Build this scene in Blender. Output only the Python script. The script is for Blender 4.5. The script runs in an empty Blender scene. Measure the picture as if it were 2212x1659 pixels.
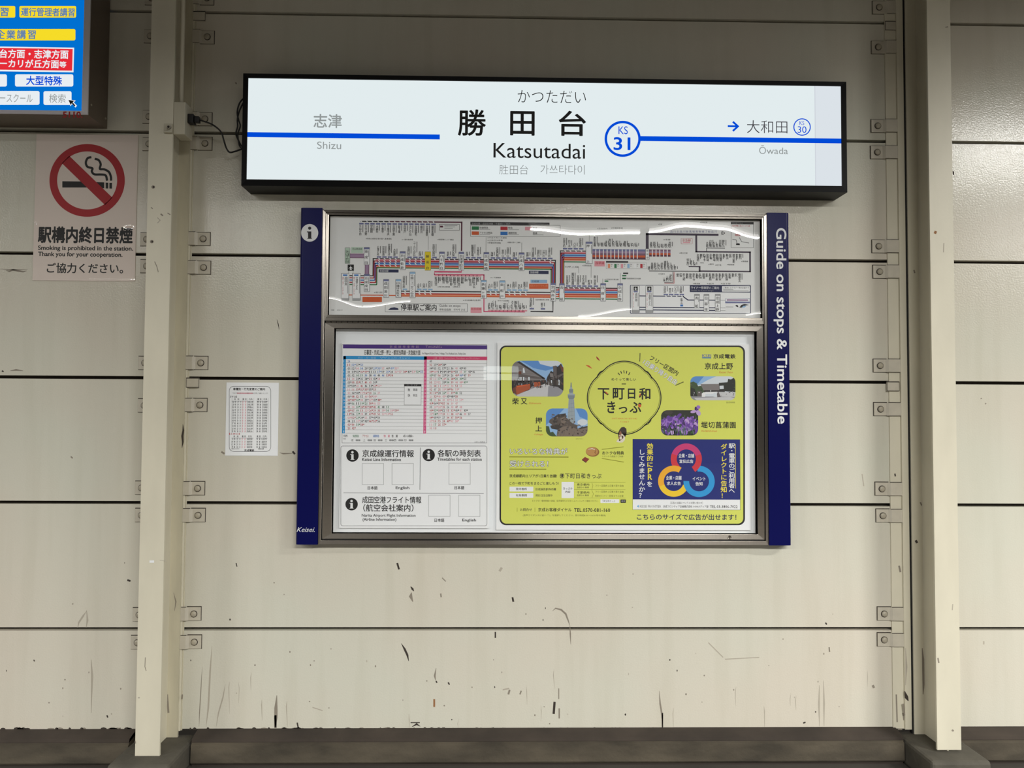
import bpy, bmesh, math, random
from mathutils import Vector, Matrix
random.seed(31)
SC = bpy.context.scene
COL = SC.collection

# ------------------------------------------------------------------ camera
W, H, F = 2212, 1659, 1661.0
CAM_D, CAM_Z = 3.1204, 1.3838
PITCH, YAW, ROLL = 0.0357443, -0.0198826, -0.0053544
M3 = (Matrix.Rotation(YAW, 3, 'Z') @ Matrix.Rotation(PITCH, 3, 'X') @ Matrix.Rotation(ROLL, 3, 'Y'))
R_, F_, U_ = M3.col[0], M3.col[1], M3.col[2]
cam = bpy.data.objects.new('camera', bpy.data.cameras.new('camera'))
cam.data.sensor_width = 36
cam.data.lens = F / W * 36
cam.data.clip_start = 0.05
cam.matrix_world = Matrix(((R_.x, U_.x, -F_.x, 0), (R_.y, U_.y, -F_.y, -CAM_D), (R_.z, U_.z, -F_.z, CAM_Z), (0, 0, 0, 1)))
COL.objects.link(cam)
SC.camera = cam


def P(x, y, dep=0.0):
    """point of the photograph carried onto the plane parallel to the wall, dep metres in front of it -> (X, Z)"""
    v = M3 @ Vector(((x - W / 2) / F, 1.0, -(y - H / 2) / F))
    t = (CAM_D - dep) / v.y
    return (t * v.x, CAM_Z + t * v.z)


# ------------------------------------------------------------------ world, exposure
world = bpy.data.worlds.new('station_dark')
SC.world = world
world.use_nodes = True
world.node_tree.nodes['Background'].inputs[0].default_value = (0.66, 0.58, 0.48, 1)
world.node_tree.nodes['Background'].inputs[1].default_value = 0.03
SC.view_settings.view_transform = 'Standard'
SC.view_settings.look = 'None'
SC.view_settings.exposure = 0.0
SC.view_settings.gamma = 1.0
SC.view_settings.use_curve_mapping = False

# ------------------------------------------------------------------ materials


def rgb(r, g, b):
    f = lambda c: (c / 255 / 12.92 if c / 255 <= 0.04045 else ((c / 255 + 0.055) / 1.055) ** 2.4)
    return (f(r), f(g), f(b), 1)


def mat(name, col, rough=0.6, metal=0.0, spec=0.5, emit=0.0, bump=None, noise=None, coat=0.0):
    m = bpy.data.materials.new(name)
    m.use_nodes = True
    nt = m.node_tree
    b = nt.nodes['Principled BSDF']
    b.inputs['Base Color'].default_value = col
    b.inputs['Roughness'].default_value = rough
    b.inputs['Metallic'].default_value = metal
    b.inputs['Specular IOR Level'].default_value = spec
    b.inputs['Coat Weight'].default_value = coat
    b.inputs['Coat Roughness'].default_value = 0.08
    if emit:
        b.inputs['Emission Color'].default_value = col
        b.inputs['Emission Strength'].default_value = emit
        b.inputs['Base Color'].default_value = (0.02, 0.02, 0.02, 1)
    tc = nt.nodes.new('ShaderNodeTexCoord')
    if noise:   # (scale, amount, (sx,sy,sz))
        mp = nt.nodes.new('ShaderNodeMapping')
        mp.inputs['Scale'].default_value = noise[2]
        nt.links.new(tc.outputs['Object'], mp.inputs['Vector'])
        n = nt.nodes.new('ShaderNodeTexNoise')
        n.inputs['Scale'].default_value = noise[0]
        n.inputs['Detail'].default_value = 6
        nt.links.new(mp.outputs['Vector'], n.inputs['Vector'])
        r = nt.nodes.new('ShaderNodeValToRGB')
        k = noise[1]
        r.color_ramp.elements[0].position = 0.3
        r.color_ramp.elements[1].position = 0.7
        r.color_ramp.elements[0].color = [c * (1 - k) for c in col[:3]] + [1]
        r.color_ramp.elements[1].color = [min(1, c * (1 + k)) for c in col[:3]] + [1]
        nt.links.new(n.outputs['Fac'], r.inputs['Fac'])
        nt.links.new(r.outputs['Color'], b.inputs['Base Color'])
    if bump:    # (scale, strength, distance)
        n = nt.nodes.new('ShaderNodeTexNoise')
        n.inputs['Scale'].default_value = bump[0]
        n.inputs['Detail'].default_value = 3
        nt.links.new(tc.outputs['Object'], n.inputs['Vector'])
        bp = nt.nodes.new('ShaderNodeBump')
        bp.inputs['Strength'].default_value = bump[1]
        bp.inputs['Distance'].default_value = bump[2]
        nt.links.new(n.outputs['Fac'], bp.inputs['Height'])
        nt.links.new(bp.outputs['Normal'], b.inputs['Normal'])
    return m


def lit(name, col, s=1.0):
    m = bpy.data.materials.new(name)
    m.use_nodes = True
    nt = m.node_tree
    nt.nodes.clear()
    e = nt.nodes.new('ShaderNodeEmission')
    e.inputs[0].default_value = col
    e.inputs[1].default_value = s
    o = nt.nodes.new('ShaderNodeOutputMaterial')
    nt.links.new(e.outputs[0], o.inputs[0])
    return m


def thin_clear(name, rough=0.01, ior=1.45, tint=(1, 1, 1, 1)):
    m = bpy.data.materials.new(name)
    m.use_nodes = True
    nt = m.node_tree
    nt.nodes.clear()
    t = nt.nodes.new('ShaderNodeBsdfTransparent')
    t.inputs[0].default_value = tint
    g = nt.nodes.new('ShaderNodeBsdfGlossy')
    g.inputs['Roughness'].default_value = rough
    lw = nt.nodes.new('ShaderNodeLayerWeight')
    lw.inputs['Blend'].default_value = 0.5
    p5 = nt.nodes.new('ShaderNodeMath')
    p5.operation = 'POWER'
    p5.inputs[1].default_value = 5.0
    nt.links.new(lw.outputs['Facing'], p5.inputs[0])
    f = nt.nodes.new('ShaderNodeMath')
    f.operation = 'MULTIPLY_ADD'
    r0 = 1.3 * ((ior - 1) / (ior + 1)) ** 2      # both faces of the sheet, a little matted
    f.inputs[1].default_value = 1 - r0
    f.inputs[2].default_value = r0
    nt.links.new(p5.outputs[0], f.inputs[0])
    x = nt.nodes.new('ShaderNodeMixShader')
    o = nt.nodes.new('ShaderNodeOutputMaterial')
    nt.links.new(f.outputs[0], x.inputs[0])
    nt.links.new(t.outputs[0], x.inputs[1])
    nt.links.new(g.outputs[0], x.inputs[2])
    nt.links.new(x.outputs[0], o.inputs[0])
    return m


def wall_paint():
    """glossy orange-peel cream paint, with weathering streaks of its own"""
    m = mat('cream_wall_paint', rgb(212, 209, 197), 0.16, spec=0.36, bump=(150, 0.26, 0.002))
    nt = m.node_tree
    b = nt.nodes['Principled BSDF']
    tc = [n for n in nt.nodes if n.type == 'TEX_COORD'][0]
    mp = nt.nodes.new('ShaderNodeMapping')
    mp.inputs['Scale'].default_value = (7, 1, 0.5)
    nt.links.new(tc.outputs['Object'], mp.inputs['Vector'])
    n1 = nt.nodes.new('ShaderNodeTexNoise')
    n1.inputs['Scale'].default_value = 2.2
    n1.inputs['Detail'].default_value = 7
    nt.links.new(mp.outputs['Vector'], n1.inputs['Vector'])
    n2 = nt.nodes.new('ShaderNodeTexNoise')
    n2.inputs['Scale'].default_value = 1.3
    n2.inputs['Detail'].default_value = 3
    nt.links.new(tc.outputs['Object'], n2.inputs['Vector'])
    r1 = nt.nodes.new('ShaderNodeValToRGB')
    r1.color_ramp.elements[0].position = 0.28
    r1.color_ramp.elements[0].color = rgb(208, 204, 191)
    r1.color_ramp.elements[1].position = 0.52
    r1.color_ramp.elements[1].color = rgb(213, 209, 197)
    nt.links.new(n1.outputs['Fac'], r1.inputs['Fac'])
    r2 = nt.nodes.new('ShaderNodeValToRGB')
    r2.color_ramp.elements[0].position = 0.35
    r2.color_ramp.elements[0].color = (0.975, 1.0, 0.97, 1)
    r2.color_ramp.elements[1].position = 0.65
    r2.color_ramp.elements[1].color = (1.0, 0.965, 0.93, 1)
    nt.links.new(n2.outputs['Fac'], r2.inputs['Fac'])
    mx = nt.nodes.new('ShaderNodeMix')
    mx.data_type = 'RGBA'
    mx.blend_type = 'MULTIPLY'
    mx.inputs['Factor'].default_value = 1.0
    nt.links.new(r1.outputs['Color'], mx.inputs['A'])
    nt.links.new(r2.outputs['Color'], mx.inputs['B'])
    nt.links.new(mx.outputs['Result'], b.inputs['Base Color'])
    return m


MT = {}
MT['wall'] = wall_paint()
MT['column'] = mat('cream_column_paint', rgb(216, 210, 190), 0.42, noise=(3, 0.05, (3, 3, 1)), bump=(90, 0.15, 0.001))
MT['column_aged'] = mat('yellowed_column_paint', rgb(198, 191, 168), 0.45, noise=(4, 0.1, (4, 4, 1)))
MT['clip'] = mat('painted_clip_steel', rgb(200, 193, 177), 0.45, noise=(25, 0.06, (1, 1, 1)))
MT['bolt'] = mat('painted_bolt', rgb(176, 168, 150), 0.4)
MT['rim'] = mat('grime_shadow_line', rgb(52, 44, 38), 0.8)  # grime and painted-in shadow, the dark outline round the clips
MT['groove'] = mat('dark_groove_board', rgb(46, 39, 35), 0.85, noise=(6, 0.4, (1, 1, 1)))  # dark brown backing seen in the panel joints
MT['dirt'] = mat('dark_scuff', rgb(58, 50, 44), 0.8)
MT['dirt2'] = mat('grey_scuff', rgb(140, 131, 118), 0.7)
MT['dirt3'] = mat('faint_scuff', rgb(176, 168, 153), 0.6)
MT['rust'] = mat('rust_drip', rgb(150, 104, 66), 0.8)
MT['concrete'] = mat('damp_concrete', rgb(76, 69, 57), 0.85, noise=(5, 0.4, (1, 1, 3)), bump=(60, 0.5, 0.004))
MT['ledge'] = mat('grimy_ledge', rgb(58, 50, 43), 0.9, noise=(6, 0.3, (1, 1, 1)))
MT['concrete2'] = mat('old_concrete', rgb(80, 76, 67), 0.85, noise=(7, 0.3, (1, 1, 1)), bump=(60, 0.5, 0.004))
MT['floor'] = mat('platform_paving', rgb(74, 70, 64), 0.7, noise=(3, 0.15, (1, 1, 1)))
MT['ceiling'] = mat('dark_roof_deck', rgb(70, 66, 60), 0.8)
MT['signblack'] = mat('black_sign_metal', rgb(7, 7, 8), 0.45, spec=0.2)
MT['steel'] = mat('brushed_stainless', rgb(176, 169, 160), 0.3, metal=1.0, noise=(40, 0.08, (1, 1, 30)))
MT['steel_h'] = mat('brushed_stainless_level', rgb(176, 169, 160), 0.3, metal=1.0, noise=(40, 0.08, (30, 1, 1)))
for k_, dir_ in (('steel', (1, 0, 0)), ('steel_h', (0, 0, 1))):      # brushed along the bar: the highlight spreads across it
    nt_ = MT[k_].node_tree
    tg = nt_.nodes.new('ShaderNodeCombineXYZ')
    for q_ in range(3):
        tg.inputs[q_].default_value = dir_[q_]
    b_ = nt_.nodes['Principled BSDF']
    nt_.links.new(tg.outputs[0], b_.inputs['Tangent'])
    b_.inputs['Anisotropic'].default_value = 0.9
MT['navy'] = mat('navy_paint', rgb(6, 10, 80), 0.3, spec=0.18)
MT['seam'] = mat('black_gasket', rgb(10, 9, 9), 0.7)
MT['case'] = mat('case_lining', rgb(238, 242, 245), 0.5)
MT['acrylic'] = thin_clear('clear_acrylic', 0.008, 1.47)
MT['film'] = thin_clear('laminate_film', 0.025, 1.36)
MT['lightbox'] = mat('lightbox_brown', rgb(118, 106, 94), 0.4, metal=0.3)  # brown cabinet, darker than the front rim
MT['lightrim'] = mat('lightbox_silver_rim', rgb(226, 222, 228), 0.35)
MT['cable'] = mat('black_cable', rgb(16, 14, 13), 0.45)
MT['jbox'] = mat('cream_junction_box', rgb(196, 190, 170), 0.5)
MT['plug'] = mat('black_plug', rgb(8, 8, 8), 0.5)
MT['tube'] = lit('fluorescent_tube', (1.0, 0.98, 0.94, 1), 8.0)
MT['display'] = lit('display_glow', (0.9, 1.0, 0.98, 1), 5.0)
MT['housing'] = mat('white_lamp_housing', rgb(200, 200, 195), 0.5)


def ink(name, r, g, b, rough=0.55):
    if name not in MT:
        MT[name] = mat('ink_' + name, rgb(r, g, b), rough)
    return name


for a in [('paper', 244, 246, 248), ('paperdull', 238, 240, 240), ('black', 14, 13, 14), ('dark', 40, 38, 42), ('grey', 110, 110, 112), ('lgrey', 172, 174, 176),
          ('red', 186, 30, 44), ('pred', 172, 24, 34), ('blue', 40, 116, 196), ('mnavy', 26, 34, 78), ('mblue', 112, 118, 164), ('cyan', 34, 150, 214), ('purple', 70, 36, 128),
          ('pink', 222, 84, 140), ('dpink', 214, 60, 110), ('lpink', 232, 160, 172), ('green', 30, 122, 70), ('orange', 222, 104, 44), ('lorange', 236, 150, 110),
          ('lblue', 150, 190, 226), ('mauve', 128, 92, 118), ('lmauve', 164, 136, 168), ('maroon', 98, 46, 66), ('slate', 66, 54, 74), ('yellow', 236, 214, 30), ('mint', 190, 214, 196), ('white', 238, 240, 242),
          ('lime', 220, 226, 100), ('olive', 150, 152, 30), ('dolive', 96, 98, 34), ('adblue', 8, 30, 118), ('adyellow', 244, 226, 70), ('adred', 214, 50, 64), ('adpink', 206, 56, 120),
          ('adgold', 246, 178, 36), ('adgold2', 248, 208, 40), ('adsky', 36, 156, 222), ('orangered', 214, 92, 40), ('limedark', 168, 176, 62),
          ('sky', 92, 146, 214), ('sky2', 150, 190, 234), ('cloud', 216, 224, 232), ('roof', 128, 122, 122), ('roof2', 98, 90, 90), ('eave', 46, 40, 42), ('wood', 176, 84, 48), ('pave', 204, 204, 208),
          ('pave2', 150, 150, 158), ('brick', 112, 62, 48), ('tower', 164, 176, 184), ('tower2', 128, 140, 150), ('stone', 92, 82, 76), ('stone2', 62, 56, 54), ('stone3', 126, 112, 102), ('leaf', 62, 84, 52), ('tree', 36, 40, 36),
          ('iris1', 104, 62, 158), ('iris2', 156, 112, 204), ('iris3', 196, 164, 222), ('iris4', 66, 36, 104), ('stem', 84, 128, 84), ('bg', 40, 44, 36), ('fur', 62, 46, 42), ('fur2', 150, 96, 70), ('cream', 234, 226, 208),
          ('cracker', 196, 146, 84), ('cracker2', 150, 100, 52), ('choc', 140, 52, 40), ('poster', 228, 214, 204), ('taped', 214, 204, 196)]:
    ink(*a)

EM = {'face': lit('sign_face_glow', rgb(226, 236, 238), 1.0), 'eblue': lit('sign_blue_glow', rgb(0, 74, 214), 1.0), 'egrey': lit('sign_grey_glow', rgb(146, 152, 152), 1.0),
      'emid': lit('sign_dim_glow', rgb(120, 124, 124), 1.0), 'epanel': lit('sign_face_edge_glow', rgb(219, 226, 232), 1.0), 'escreen': lit('screen_blue_glow', rgb(0, 112, 208), 1.0),
      'eyellow': lit('screen_yellow_glow', rgb(246, 220, 40), 1.0), 'ered': lit('screen_red_glow', rgb(230, 44, 56), 1.0), 'ewhite': lit('screen_white_glow', rgb(232, 238, 242), 1.0), 'etext': lit('screen_text_glow', rgb(84, 124, 176), 1.0),
      'eline': lit('sign_seam_glow', rgb(204, 209, 217), 1.0)}
MT.update(EM)
MT['eblack'] = mat('sign_lettering_black', rgb(16, 14, 15), 0.6)
MT['esmoke'] = lit('sign_dark_grey_glow', rgb(70, 68, 74), 1.0)

# ------------------------------------------------------------------ mesh builder


class MB:
    def __init__(s):
        s.v, s.f, s.m, s.names = [], [], [], []

    def mi(s, name):
        if name not in s.names:
            s.names.append(name)
        return s.names.index(name)

    def add(s, vs, fs, m):
        o = len(s.v)
        s.v += vs
        k = s.mi(m)
        for f in fs:
            s.f.append([i + o for i in f])
            s.m.append(k)

    def box(s, x0, x1, y0, y1, z0, z1, m):
        vs = [(x, y, z) for z in (z0, z1) for y in (y0, y1) for x in (x0, x1)]
        s.add(vs, [(0, 2, 3, 1), (4, 5, 7, 6), (0, 1, 5, 4), (2, 6, 7, 3), (0, 4, 6, 2), (1, 3, 7, 5)], m)

    def prism(s, prof, z0, z1, m):
        """prof: (x,y) outline, counter-clockwise from above"""
        n = len(prof)
        vs = [(x, y, z0) for x, y in prof] + [(x, y, z1) for x, y in prof]
        fs = [tuple(range(n))[::-1], tuple(range(n, 2 * n))] + [(i, (i + 1) % n, n + (i + 1) % n, n + i) for i in range(n)]
        s.add(vs, fs, m)

    def sweep_x(s, prof, x0, x1, m):
        """prof: (y,z) outline carried along x"""
        n = len(prof)
        vs = [(x0, y, z) for y, z in prof] + [(x1, y, z) for y, z in prof]
        fs = [tuple(range(n))[::-1], tuple(range(n, 2 * n))] + [(i, (i + 1) % n, n + (i + 1) % n, n + i) for i in range(n)]
        s.add(vs, fs, m)

    def ring_y(s, cx, cz, loops, m, n=20, cap=True):
        """lathe about the Y axis; loops: (radius, y)"""
        vs, fs = [], []
        for r, y in loops:
            vs += [(cx + r * math.cos(2 * math.pi * i / n), y, cz + r * math.sin(2 * math.pi * i / n)) for i in range(n)]
        for k in range(len(loops) - 1):
            fs += [(k * n + i, k * n + (i + 1) % n, (k + 1) * n + (i + 1) % n, (k + 1) * n + i) for i in range(n)]
        if cap:
            fs.append(tuple(range((len(loops) - 1) * n, len(loops) * n)))
        s.add(vs, fs, m)

    def tube(s, pts, r, m, n=10):
        pts = [Vector(p) for p in pts]
        vs, fs = [], []
        for i, p in enumerate(pts):
            d = (pts[min(i + 1, len(pts) - 1)] - pts[max(i - 1, 0)]).normalized()
            a = d.orthogonal().normalized() if i == 0 else (a - d * a.dot(d)).normalized()
            b = d.cross(a)
            vs += [tuple(p + r * (math.cos(2 * math.pi * k / n) * a + math.sin(2 * math.pi * k / n) * b)) for k in range(n)]
        for i in range(len(pts) - 1):
            fs += [(i * n + k, i * n + (k + 1) % n, (i + 1) * n + (k + 1) % n, (i + 1) * n + k) for k in range(n)]
        fs += [tuple(range(n))[::-1], tuple(range(len(vs) - n, len(vs)))]
        s.add(vs, fs, m)

    def frame(s, o, i, yb, yo, yi, m_h, m_v):
        """mitred rectangular frame; o,i = (x0,x1,z0,z1) outer and inner; back yb, front yo at the outer edge, yi at the inner edge"""
        oc = [(o[0], o[2]), (o[1], o[2]), (o[1], o[3]), (o[0], o[3])]
        ic = [(i[0], i[2]), (i[1], i[2]), (i[1], i[3]), (i[0], i[3])]
        for k in range(4):
            a, b = k, (k + 1) % 4
            q = [oc[a], oc[b], ic[b], ic[a]]
            vs = [(x, yb, z) for x, z in q] + [(q[0][0], yo, q[0][1]), (q[1][0], yo, q[1][1]), (q[2][0], yi, q[2][1]), (q[3][0], yi, q[3][1])]
            s.add(vs, [(3, 2, 1, 0), (4, 5, 6, 7), (0, 1, 5, 4), (2, 3, 7, 6), (1, 2, 6, 5), (3, 0, 4, 7)], m_h if k in (0, 2) else m_v)

    def build(s, name, parent=None, bevel=0.0, seg=2, smooth=False, loc=None):
        me = bpy.data.meshes.new(name)
        off = Vector(loc) if loc is not None else Vector((0, 0, 0))
        me.from_pydata([tuple(Vector(p) - off) for p in s.v], [], s.f)
        for n in s.names:
            me.materials.append(MT[n])
        me.polygons.foreach_set('material_index', s.m)
        me.update()
        if bevel:
            bm = bmesh.new()
            bm.from_mesh(me)
            bmesh.ops.remove_doubles(bm, verts=bm.verts, dist=1e-6)
            ed = [e for e in bm.edges if len(e.link_faces) == 2 and e.calc_face_angle(0) > 0.6]
            bmesh.ops.bevel(bm, geom=ed, offset=bevel, segments=seg, profile=0.5, affect='EDGES', clamp_overlap=True)
            bm.to_mesh(me)
            bm.free()
        if smooth:
            me.polygons.foreach_set('use_smooth', [True] * len(me.polygons))
        o = bpy.data.objects.new(name, me)
        COL.objects.link(o)
        if parent is not None:
            o.parent = parent
            o.location = off - (parent_world(parent))
        else:
            o.location = off
        return o


def parent_world(p):
    v = Vector((0, 0, 0))
    while p is not None:
        v += p.location
        p = p.parent
    return v


def tag(o, label=None, cat=None, group=None, kind=None):
    for k, v in (('label', label), ('category', cat), ('group', group), ('kind', kind)):
        if v:
            o[k] = v
    return o


def thing(name, loc, label, cat, group=None):
    o = bpy.data.objects.new(name, None)
    o.empty_display_size = 0.05
    COL.objects.link(o)
    o.location = loc
    return tag(o, label, cat, group)


# ------------------------------------------------------------------ printing: flat ink shapes lying on a sheet
GL = {}


def glyphs(s, bold, res, vert, shear, sp):
    k = (s, bold, res, vert, shear, sp)
    if k not in GL:
        c = bpy.data.curves.new('g', 'FONT')
        c.body = '\n'.join(s.replace('ー', '｜')) if vert else s
        c.align_x = 'CENTER' if vert else 'LEFT'
        c.space_line = 0.82
        c.space_character = sp
        c.resolution_u = res
        c.offset = bold
        c.shear = shear
        o = bpy.data.objects.new('g', c)
        me = o.to_mesh()
        GL[k] = ([(v.co.x, v.co.y) for v in me.vertices], [tuple(p.vertices) for p in me.polygons])
        o.to_mesh_clear()
        bpy.data.objects.remove(o)
        bpy.data.curves.remove(c)
    return GL[k]


def clip_poly(sub, clip):
    """sub clipped by a convex outline, both in photo coordinates"""
    area = sum(clip[i][0] * clip[(i + 1) % len(clip)][1] - clip[(i + 1) % len(clip)][0] * clip[i][1] for i in range(len(clip)))
    out = list(sub)
    for i in range(len(clip)):
        a, b = clip[i], clip[(i + 1) % len(clip)]
        side = lambda p: ((b[0] - a[0]) * (p[1] - a[1]) - (b[1] - a[1]) * (p[0] - a[0])) * (1 if area > 0 else -1)
        src, out = out, []
        for j in range(len(src)):
            p, q = src[j - 1], src[j]
            sp_, sq = side(p), side(q)
            if (sp_ >= 0) != (sq >= 0):
                t = sp_ / (sp_ - sq)
                out.append((p[0] + t * (q[0] - p[0]), p[1] + t * (q[1] - p[1])))
            if sq >= 0:
                out.append(q)
        if not out:
            return []
    return out


def rrect(x0, y0, x1, y1, r, n=6):
    pts = []
    for cx, cy, a0 in ((x1 - r, y1 - r, 0), (x0 + r, y1 - r, 90), (x0 + r, y0 + r, 180), (x1 - r, y0 + r, 270)):
        for k in range(n + 1):
            a = math.radians(a0 + 90 * k / n)
            pts.append((cx + r * math.cos(a), cy + r * math.sin(a)))
    return pts


def oval(cx, cy, rx, ry, n=28, rot=0.0):
    c, s_ = math.cos(rot), math.sin(rot)
    return [(cx + rx * math.cos(a) * c - ry * math.sin(a) * s_, cy + rx * math.cos(a) * s_ + ry * math.sin(a) * c) for a in [2 * math.pi * i / n for i in range(n)]]


class Print(MB):
    def __init__(s, dep, eps=0.00012):
        super().__init__()
        s.dep, s.eps, s.clip = dep, eps, None

    def y(s, L):
        return -(s.dep + L * s.eps)

    def poly(s, pts, m, L=1):
        if s.clip:
            pts = clip_poly(pts, s.clip)
        if len(pts) < 3:
            return
        q = [P(x, y, s.dep) for x, y in pts]
        ar = sum(q[i][0] * q[(i + 1) % len(q)][1] - q[(i + 1) % len(q)][0] * q[i][1] for i in range(len(q)))
        if ar < 0:
            q = q[::-1]
        s.add([(x, s.y(L), z) for x, z in q], [tuple(range(len(q)))], m)

    def rect(s, x0, y0, x1, y1, m, L=1, r=0):
        if r:
            return s.poly(rrect(x0, y0, x1, y1, r), m, L)
        ym, xm = (y0 + y1) / 2, (x0 + x1) / 2
        if s.clip:
            return s.poly([(x0, y0), (x1, y0), (x1, y1), (x0, y1)], m, L)
        X0, X1, Z0, Z1 = P(x0, ym, s.dep)[0], P(x1, ym, s.dep)[0], P(xm, y1, s.dep)[1], P(xm, y0, s.dep)[1]
        s.add([(X0, s.y(L), Z0), (X1, s.y(L), Z0), (X1, s.y(L), Z1), (X0, s.y(L), Z1)], [(0, 1, 2, 3)], m)

    def band(s, outer, inner, m, L=1):
        n = len(outer)
        for i in range(n):
            j = (i + 1) % n
            s.poly([outer[i], outer[j], inner[j], inner[i]], m, L)

    def outline(s, x0, y0, x1, y1, w, m, L=1, r=0.01):
        s.band(rrect(x0, y0, x1, y1, r), rrect(x0 + w, y0 + w, x1 - w, y1 - w, max(r - w, 0.005)), m, L)

    def line(s, pts, w, m, L=1, taper=False):
        n = len(pts)
        le, ri = [], []
        for i, p in enumerate(pts):
            a, b = pts[max(i - 1, 0)], pts[min(i + 1, n - 1)]
            d = math.hypot(b[0] - a[0], b[1] - a[1]) or 1
            nx, ny = -(b[1] - a[1]) / d, (b[0] - a[0]) / d
            k = 1.0
            if 0 < i < n - 1:
                d1 = math.atan2(p[1] - a[1], p[0] - a[0])
                d2 = math.atan2(b[1] - p[1], b[0] - p[0])
                k = 1 / max(0.5, abs(math.cos((d2 - d1) / 2)))
            ww = w * k * (math.sin(math.pi * (i + 0.15) / (n - 0.7)) if taper else 1)
            le.append((p[0] + nx * ww / 2, p[1] + ny * ww / 2))
            ri.append((p[0] - nx * ww / 2, p[1] - ny * ww / 2))
        for i in range(n - 1):
            s.poly([le[i], le[i + 1], ri[i + 1], ri[i]], m, L)

    def T(s, txt, x0, y0, x1, y1, m, L=2, bold=0.0, res=2, vert=False, shear=0.0, rot=0.0, sp=1.0, ref=None):
        """lettering fitted to the box; rot turns it about the box centre (radians, clockwise in the photo)"""
        v0, _ = glyphs(ref or txt, 0.0, res, vert, shear, sp)
        if not v0:
            return
        v, f = glyphs(txt, min(bold, 0.0), res, vert, shear, sp)
        bx0, bx1 = min(a for a, _ in v0), max(a for a, _ in v0)
        by0, by1 = min(b for _, b in v0), max(b for _, b in v0)
        cx, cy = (x0 + x1) / 2, (y0 + y1) / 2
        X0, X1, Z0, Z1 = P(x0, cy, s.dep)[0], P(x1, cy, s.dep)[0], P(cx, y1, s.dep)[1], P(cx, y0, s.dep)[1]
        XC, ZC = (X0 + X1) / 2, (Z0 + Z1) / 2
        kx, kz = (X1 - X0) / max(bx1 - bx0, 1e-6), (Z1 - Z0) / max(by1 - by0, 1e-6)
        c, sn = math.cos(-rot), math.sin(-rot)
        if bold <= 0:
            offs = [(0, 0)]
        elif res <= 1:
            bold += 0.006
            offs = [(-bold, 0), (bold, 0)]
        else:
            bold += 0.010 if bold < 0.012 else (0.004 if bold < 0.03 else 0)
            q = 0.7 * bold
            offs = [(-bold, 0), (bold, 0), (0, -bold), (0, bold), (q, q), (-q, q), (q, -q), (-q, -q)]
        for n, (da, db) in enumerate(offs):     # heavier weights: the outline widened on all sides
            out = []
            for a, b in v:
                dx, dz = X0 + (a + da - bx0) * kx - XC, Z0 + (b + db - by0) * kz - ZC
                out.append((XC + dx * c - dz * sn, s.y(L + n * 0.03), ZC + dx * sn + dz * c))
            s.add(out, f, m)

    def S(s, txt, x0, y0, x1, y1, m, L=2, bold=0.0, res=2, vert=False):
        """characters set one by one at equal spacing over the box"""
        n = len(txt)
        for i, ch in enumerate(txt):
            if ch in ' 　':
                continue
            if vert:
                w = x1 - x0
                h = min(w, (y1 - y0) / n)
                cy = y0 + h / 2 + (y1 - y0 - h) * (i / max(n - 1, 1))
                full = ord(ch) > 0x2e7f or ch == '・'
                i_ = 0.0 if full else (x1 - x0) * 0.14
                s.T(ch, x0 + i_, cy - h * 0.47, x1 - i_, cy + h * 0.47, m, L, bold, res, ref='国' if full else None)
            else:
                h = y1 - y0
                w = min(h, (x1 - x0) / n)
                cx = x0 + w / 2 + (x1 - x0 - w) * (i / max(n - 1, 1))
                s.T(ch, cx - w * 0.47, y0, cx + w * 0.47, y1, m, L, bold, res, ref='国')


# ------------------------------------------------------------------ lights: fluorescent rows hung over the platform, behind and above the viewer
def lamp(x0, x1, y, z, power, label):
    xm, ln = (x0 + x1) / 2, x1 - x0
    t = thing('fluorescent_lamp', (xm, y, z), label, 'lamp', 'fluorescent lamps over the platform')
    a = MB()
    a.sweep_x([(y - 0.06, z + 0.03), (y + 0.06, z + 0.03), (y + 0.04, z + 0.09), (y - 0.04, z + 0.09)][::-1], x0 - 0.03, x1 + 0.03, 'housing')
    a.build('lamp_housing', t)
    b = MB()
    b.tube([(x0, y, z), (x1, y, z)], 0.017, 'tube', 12)
    b.build('tube', t)
    d = bpy.data.lights.new('fluorescent_light', 'AREA')
    d.shape = 'RECTANGLE'
    d.size, d.size_y = ln, 0.08
    d.energy = power
    d.spread = math.radians(168)      # louvred fitting: little light leaves near the level
    d.color = (1.0, 0.988, 0.945)
    o = bpy.data.objects.new('fluorescent_light', d)
    COL.objects.link(o)
    o.location = (xm, y, z - 0.025)
    return t


ROW_A = [(-8.67, -7.47), (-7.37, -6.17), (-4.62, -3.57), (-3.47, -2.27), (0.39, 1.60), (1.70, 2.95), (5.6, 6.8), (6.9, 8.1)]
for i, (a, b) in enumerate(ROW_A):
    lamp(a, b, -5.5, 3.45, (95 if a > -4 else 60) if -5 < a < 0 else 228, 'fluorescent tube lamp hung over the platform behind the viewer')
for i, (a, b) in enumerate([(-4.42, -3.22), (-3.15, -2.03), (1.91, 3.2), (5.76, 7.0)]):
    lamp(a, b, -15.0, 3.84, 120, 'fluorescent tube lamp hung over the far platform')
lamp(3.45, 4.7, -2.75, 3.49, 150, 'fluorescent tube lamp hung near the wall at the right')
lamp(-5.3, -4.1, -2.75, 3.49, 34, 'added unseen fill lamp near the wall at the left')  # extra lamp added out of view to brighten the left bay

ds = thing('display_sign', (0.1, -15.0, 2.3), 'lit white display sign on the far platform behind the viewer', 'sign')
a = MB()
a.box(-0.34, 0.54, -15.1, -15.0, 2.09, 2.47, 'signblack')
a.build('cabinet', ds)
for z in (2.12, 2.30):
    a = MB()
    a.box(-0.31, 0.51, -15.0, -14.99, z, z + 0.145, 'display')
    a.build('panel', ds)

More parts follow.
